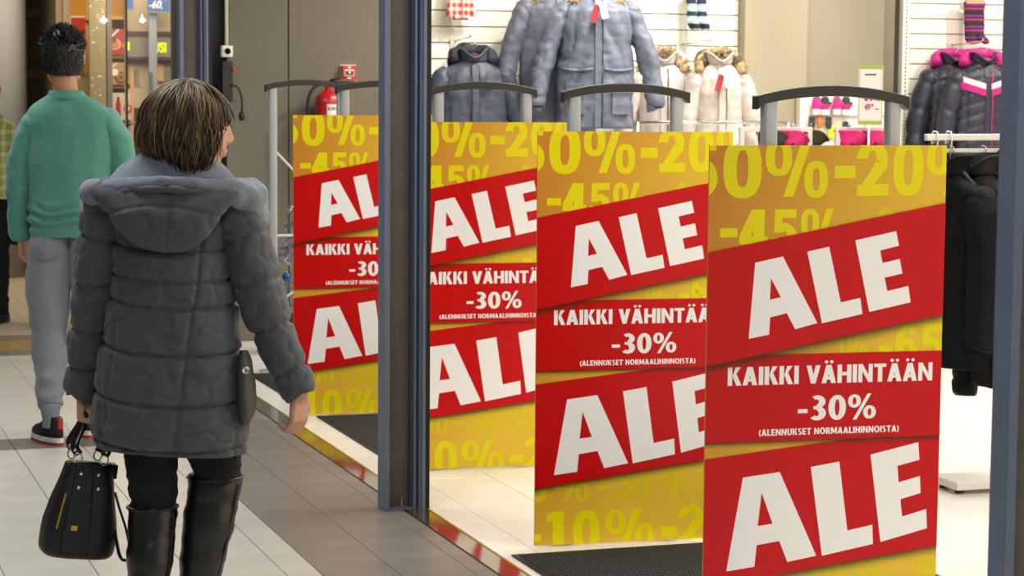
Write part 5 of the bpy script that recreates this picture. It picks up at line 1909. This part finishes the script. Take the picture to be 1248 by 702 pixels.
for k in range(7):
    a = rt.uniform(-2.6, -.4)
    C_ = catmull([(0, 0, .85), (.05 * math.cos(a), .05 * math.sin(a), 1.05), (.13 * math.cos(a), .13 * math.sin(a), 1.16), (.22 * math.cos(a), .22 * math.sin(a), 1.12)], 14)
    MB().tube([tuple(c) for c in C_], [.003 - .00018 * i for i in range(14)], 5).build('grass_blade', mat('dry_grass', '6b6a3a', 0.8), XT, True)

# ------------------------------------------------------------------ neighbouring cosmetics shop
XF = 2.2
M_wood = mat('pale_wood_frame', '8f7a5f', 0.55, var=.12, scale=6, stretch=(8, 8, .6))
M_glass = bpy.data.materials.new('shop_window_glass')
M_glass.use_nodes = True
nt = M_glass.node_tree
nt.nodes.remove(nt.nodes['Principled BSDF'])
tr = nt.nodes.new('ShaderNodeBsdfTransparent')
gl = nt.nodes.new('ShaderNodeBsdfGlossy')
gl.inputs['Roughness'].default_value = .02
mxs = nt.nodes.new('ShaderNodeMixShader')
mxs.inputs[0].default_value = .10
nt.links.new(tr.outputs[0], mxs.inputs[1]); nt.links.new(gl.outputs[0], mxs.inputs[2])
nt.links.new(mxs.outputs[0], nt.nodes['Material Output'].inputs[0])

W1 = empty('window_1', (XF, 0, 0))
tag(W1, 'cosmetics shop window seen at a slant beyond the far column', 'window', None, 'structure')
MB().box(-.006, 12.16, .12, .006, 14.36, 2.9).build('pane', M_glass, W1)
MB().box(-.006, 14.42, .12, .006, 17.60, 2.9).build('pane', M_glass, W1)
MB().box(-.006, 14.36, .12, .006, 14.42, 2.9).build('mullion', mat('pale_peach_mullion', 'c9a888', 0.4), W1)
MB().box(-.05, 17.60, 0, .06, 18.55, 2.9).build('frame_post', M_wood, W1)
MB().box(-.04, 12.10, 0, .06, 17.60, .12).build('sill', mat('dark_sill', '3a342d', 0.6), W1)
MB().box(-.04, 12.10, 2.85, .06, 19.9, 2.95).build('head_rail', M_wood, W1)

W2 = empty('window_2', (XF, 0, 0))
tag(W2, 'dark wood-framed shop window beside the grey round pillar', 'window', None, 'structure')
MB().box(.0, 18.55, 0, .05, 21.2, 2.9).build('dark_pane', mat('dark_pane', '2c241c', 0.15), W2)
for z in (.78, 1.57, 2.08, 2.5):
    MB().box(-.05, 18.55, z, .0, 21.2, z + .075).build('rail', M_wood, W2)
MB().box(-.05, 20.0, 0, .0, 20.06, 2.9).build('post', M_wood, W2)

# interior of that shop: goods stand on a back wall at Y = 18.6
YB = 18.6
nb = MB().box(2.26, YB, 0, 5.0, YB + .1, 3.0).build('wall_cosmetics', mat('cream_shop_wall', 'b9a98a', 0.7))
struct(nb, 'cream back wall of the cosmetics shop', 'wall')
MB().box(2.26, YB - .02, 1.60, 2.52, YB, 2.95).build('ochre_panel', mat('ochre_panel', 'c8912f', 0.6, var=.1, scale=12), nb)
MB().box(2.62, YB - .02, 2.06, 2.83, YB, 2.95).build('ochre_panel', mat('ochre_panel', 'c8912f', 0.6), nb)
MB().box(2.26, YB - .024, 2.03, 2.83, YB - .018, 2.045).build('panel_joint', M_black, nb)

# snow-sprayed olive panel in the window
SP = empty('window_panel', (2.505, 18.1, 0), 0, 'olive panel with sprayed white snow dots in the cosmetics window', 'panel')
MB().box(-.03, 0, .9, .10, .02, 2.9).build('board', mat('olive_board', '8a8264', 0.7), SP)
rs = random.Random(4)
sd = MB()
for k in range(70):
    x, z, r_ = rs.uniform(-.02, .13), rs.uniform(1.35, 2.3), rs.uniform(.003, .010)
    if x + r_ > .098: continue
    sd.ell((x, -.001, z), (r_, .002, r_ * .8), 7, 4)
sd.build('snow_dots', mat('spray_snow', 'e6e6e0', 0.9), SP)['kind'] = 'stuff'
MB().box(.11, -.01, 0, .15, .03, 2.9).build('edge_post', mat('grey_post', '6b675c', 0.5), SP)

SH = empty('shelf_unit', (2.655, YB - .28, 0), 0, 'lit shelf unit with makeup pictures in the cosmetics window', 'shelf')
M_shelf = mat('ochre_shelf', 'b98a34', 0.5)
MB().box(0, .24, .3, .18, .26, 2.06).build('back', mat('shelf_back', 'c9a35a', 0.6), SH)
for z in (1.20, 1.49, 1.735, 2.05):
    MB().box(0, 0, z, .18, .26, z + .025).build('shelf', M_shelf, SH)
MB().box(.178, -.01, .3, .205, .26, 2.9).build('side_panel', mat('pale_peach_panel', 'd0a27c', 0.5), SH)
MB().box(-.012, -.01, .3, .0, .26, 2.06).build('side_panel', M_wood, SH)


def card(x0, z0, x1, z1, y, col, label, draw):
    t = empty('picture_card', (x0, y, z0), 0, label, 'picture', 'makeup pictures in the cosmetics window')
    MB().box(0, 0, 0, x1 - x0, .008, z1 - z0).build('card', mat('card_' + col, col, 0.4), t)
    draw(t, x1 - x0, z1 - z0)


def disc(t, x, z, r_, col, y=-.004, nm='printed_disc'):
    MB().prism_xz([(x + r_ * math.cos(a), z + r_ * math.sin(a)) for a in np.linspace(0, 2 * math.pi, 25)[:-1]], y, 0).build(nm, mat('print_' + col, col, 0.4), t)


def d1(t, w_, h_):
    disc(t, w_ * .30, h_ * .40, .048, 'e0a58a'); disc(t, w_ * .30, h_ * .40, .036, 'c8795c', -.006)
    disc(t, w_ * .22, h_ * .58, .024, '6f4d3a', -.008); disc(t, w_ * .78, h_ * .35, .026, 'd98a78'); disc(t, w_ * .8, h_ * .75, .018, 'a5433c')
    MB().prism_xz([(w_ * .1, h_ * .72), (w_ * .16, h_ * .66), (w_ * .5, h_ * .95), (w_ * .44, h_ * 1.0)], -.006, 0).build('printed_brush', mat('print_cream', 'e6d6c4', 0.4), t)


def d2(t, w_, h_):
    disc(t, w_ * .55, h_ * .32, .046, '4a3524'); disc(t, w_ * .55, h_ * .32, .036, 'a57a4a', -.006); disc(t, w_ * .55, h_ * .32, .018, '6f4d30', -.008)
    disc(t, w_ * .25, h_ * .55, .030, 'e8e2da', -.008)
    MB().prism_xz([(w_ * .05, h_ * .8), (w_ * .1, h_ * .72), (w_ * .38, h_ * .92), (w_ * .34, h_ * .99)], -.006, 0).build('printed_brush', mat('print_cream', 'e6d6c4', 0.4), t)


def d3(t, w_, h_):
    MB().prism_xz([(w_ * .28, h_ * .15), (w_ * .52, h_ * .15), (w_ * .52, h_ * .66), (w_ * .28, h_ * .66)], -.004, 0).build('printed_bottle', mat('print_red', 'a8261e', 0.4), t)
    MB().prism_xz([(w_ * .34, h_ * .66), (w_ * .46, h_ * .66), (w_ * .46, h_ * .85), (w_ * .34, h_ * .85)], -.004, 0).build('printed_cap', mat('print_dark', '4a2a20', 0.4), t)
    disc(t, w_ * .85, h_ * .42, .036, 'b5523e'); disc(t, w_ * .85, h_ * .42, .018, 'e8e0d8', -.006)


card(2.657, 1.765, 2.832, 1.972, YB - .30, '9c3f3c', 'reddish makeup picture with a round pale compact on the top shelf', d1)
card(2.660, 1.52, 2.832, 1.70, YB - .30, 'a58a52', 'ochre makeup picture with a dark round compact on the middle shelf', d2)
card(2.664, 1.23, 2.832, 1.452, YB - .30, 'cfc0ae', 'pale picture with a red bottle on the lower shelf', d3)
card(2.664, .90, 2.832, 1.18, YB - .30, 'b98a78', 'pinkish picture on the lowest visible shelf', d3)
RP = empty('picture_card', (2.375, YB - .04, 1.88), 0, 'red picture with white frame on the ochre panel behind the dark-haired head', 'picture')
MB().box(0, 0, 0, .13, .015, .20).build('frame', M_whitem, RP)
MB().box(.015, -.004, .015, .13, 0, .185).build('print', mat('print_orange_red', 'c2401e', 0.4), RP)
MB().prism_xz([(.06, .02), (.13, .06), (.13, .09), (.05, .05)], -.007, -.003).build('printed_stroke', mat('print_dark', '4a2a20', 0.4), RP)

# window reflections built as solid things: sign, boards, notices, post, sheets, lamps
DB = empty('reflected_sign_band', (2.80, YB - .34, 0), 0, 'reflection of a grey fascia band with yellow letters, built solid behind the glass left of the far column', 'sign')  # fascia mirrored in the glass, modelled as a solid band behind it
MB().box(0, 0, 1.745, .60, .04, 1.925).build('fascia', mat('fascia_grey', '77766a', 0.5), DB)
MB().box(0, -.006, 1.915, .60, .04, 1.955).build('top_strip', mat('fascia_dark', '3e3831', 0.5), DB)
MB().box(0, -.006, 1.725, .60, .04, 1.748).build('bottom_strip', mat('fascia_dark', '3e3831', 0.5), DB)
M_ylet = mat('yellow_sign_letters', 'd8e000', 0.4, emit=.6)
text_mb('USI', .21, 1.782, .322, 1.868, -.002, .04).build('lettering', M_ylet, DB)
text_mb('I', .0, 1.80, .022, 1.868, -.002, .02).build('lettering', M_ylet, DB)
MB().box(0, .02, 1.955, .60, .04, 2.9).build('upper_board', mat('upper_board', '9a8c74', 0.6), DB)
LB = empty('reflected_counter', (2.805, YB - .30, 0), 0, 'dark and pale parts of the window reflection, built as boards under the yellow letters', 'counter')  # boards stand in for the dark and pale areas of the reflection
MB().box(0, .02, .1, .60, .04, 1.33).build('lower_board', mat('dark_olive_board', '3a362b', 0.5), LB)
MB().box(0, .02, 1.33, .60, .04, 1.73).build('pale_board', mat('pale_board', 'b8ad92', 0.6), LB)
for k in range(6):
    MB().box(0, .0, .86 + .03 * k, .60, .02, .872 + .03 * k).build('stripe', mat('plum_strip', '5b4652', 0.5), LB)
MB().box(0, .005, 1.20, .60, .02, 1.215).build('ledge', M_alu, LB)
MB().box(.23, .0, 1.55, .30, .02, 1.70).build('pale_box', mat('peach_box', 'c9a078', 0.5), LB)
for x, lab in ((.0, 'reflection of a grey notice, built as a sheet under the yellow letter, left'), (.30, 'reflection of a grey notice, built as a sheet near the far column, right')):
    t = empty('reflected_notice', (2.80 + x, YB - .284, 1.50), 0, lab, 'notice', 'grey notices reflected in the window, built as sheets')  # papers from the glass reflection, set up as solid sheets
    MB().box(0, 0, 0, .11, .003, .15).build('sheet', mat('notice_grey', '8b8a80', 0.6), t)
    for k in range(5):
        MB().box(.015, -.0015, .03 + .022 * k, .09, 0, .036 + .022 * k).build('text_line', mat('notice_ink', '4f4e4a', 0.6), t)
MP = empty('reflected_post', (2.962, YB - .45, 0), 0, 'pale blue-grey post of the window reflection, built solid in front of the yellow letters', 'post')  # post belongs to the reflection; modelled here as a solid shaft
MB().box(0, 0, 0, .065, .04, 2.10).build('shaft', mat('pale_blue_post', '8e98a6', 0.4, .2), MP)
MB().box(-.004, -.004, 1.0, .03, 0, 1.62).build('dark_edge', mat('slate_edge', '596274', 0.4), MP)
for x0, x1, z0, lab in ((2.945, 3.125, 2.115, 'reflection of a blue sale sheet reading -60, built as a sheet behind the glass'), (2.78, 2.83, 2.125, 'reflection of a narrow blue sale sheet, built as a sheet left of the -60 one')):
    t = empty('reflected_sale_sheet', (x0, YB - .50, z0), 0, lab, 'sale sheet', 'blue sale sheets reflected in the window, built solid')  # sale sheets mirrored in the pane, made as solid cards
    MB().box(0, 0, 0, x1 - x0, .004, .20).build('sheet', mat('sheet_blue', '3d5f95', 0.4), t)
    if x1 - x0 > .1:
        q = text_mb('-60,', .012, .015, .12, .085, -.002, .0, .25).build('lettering', M_wht, t)
        for a, b in ((.10, .13), (.13, .09), (.16, .10)):
            MB().box(a, -.002, b, a + .02, 0, b + .02).build('printed_leaf', mat('print_orange', 'c9703a', 0.5), t)
for x, z, lab in ((2.90, 2.04, 'bright lamp reflection between the blue sheets, built as a glowing bulb'), (3.155, 2.04, 'bright lamp reflection at the far column edge, built as a glowing bulb'), (2.59, 2.035, 'bright lamp reflection above the makeup shelf, built as a glowing bulb')):
    t = empty('reflected_spot', (x, YB - .52, z), 0, lab, 'lamp', 'small lamps reflected in the cosmetics window, built as bulbs')  # glowing bulbs stand in for lamps reflected in the window glass
    MB().ell((0, 0, 0), (.020, .012, .016), 14, 10).build('bulb', mat('lamp_glow', 'fff6e8', 0.4, emit=14), t, True)
    MB().tube([(0, .012, .01), (0, .03, .05), (0, .03, .9)], .004, 6).build('arm', M_alu, t)

# grey round pillar at the far left
PI_ = MB().cyl((1.60, 18.0), .36, 0, 3.4, 64).build('round_pillar', mat('pillar_grey', 'a7a7a8', 0.6, var=.04, scale=20), None, True)
tag(PI_, 'light grey round pillar at the left picture edge', 'pillar')
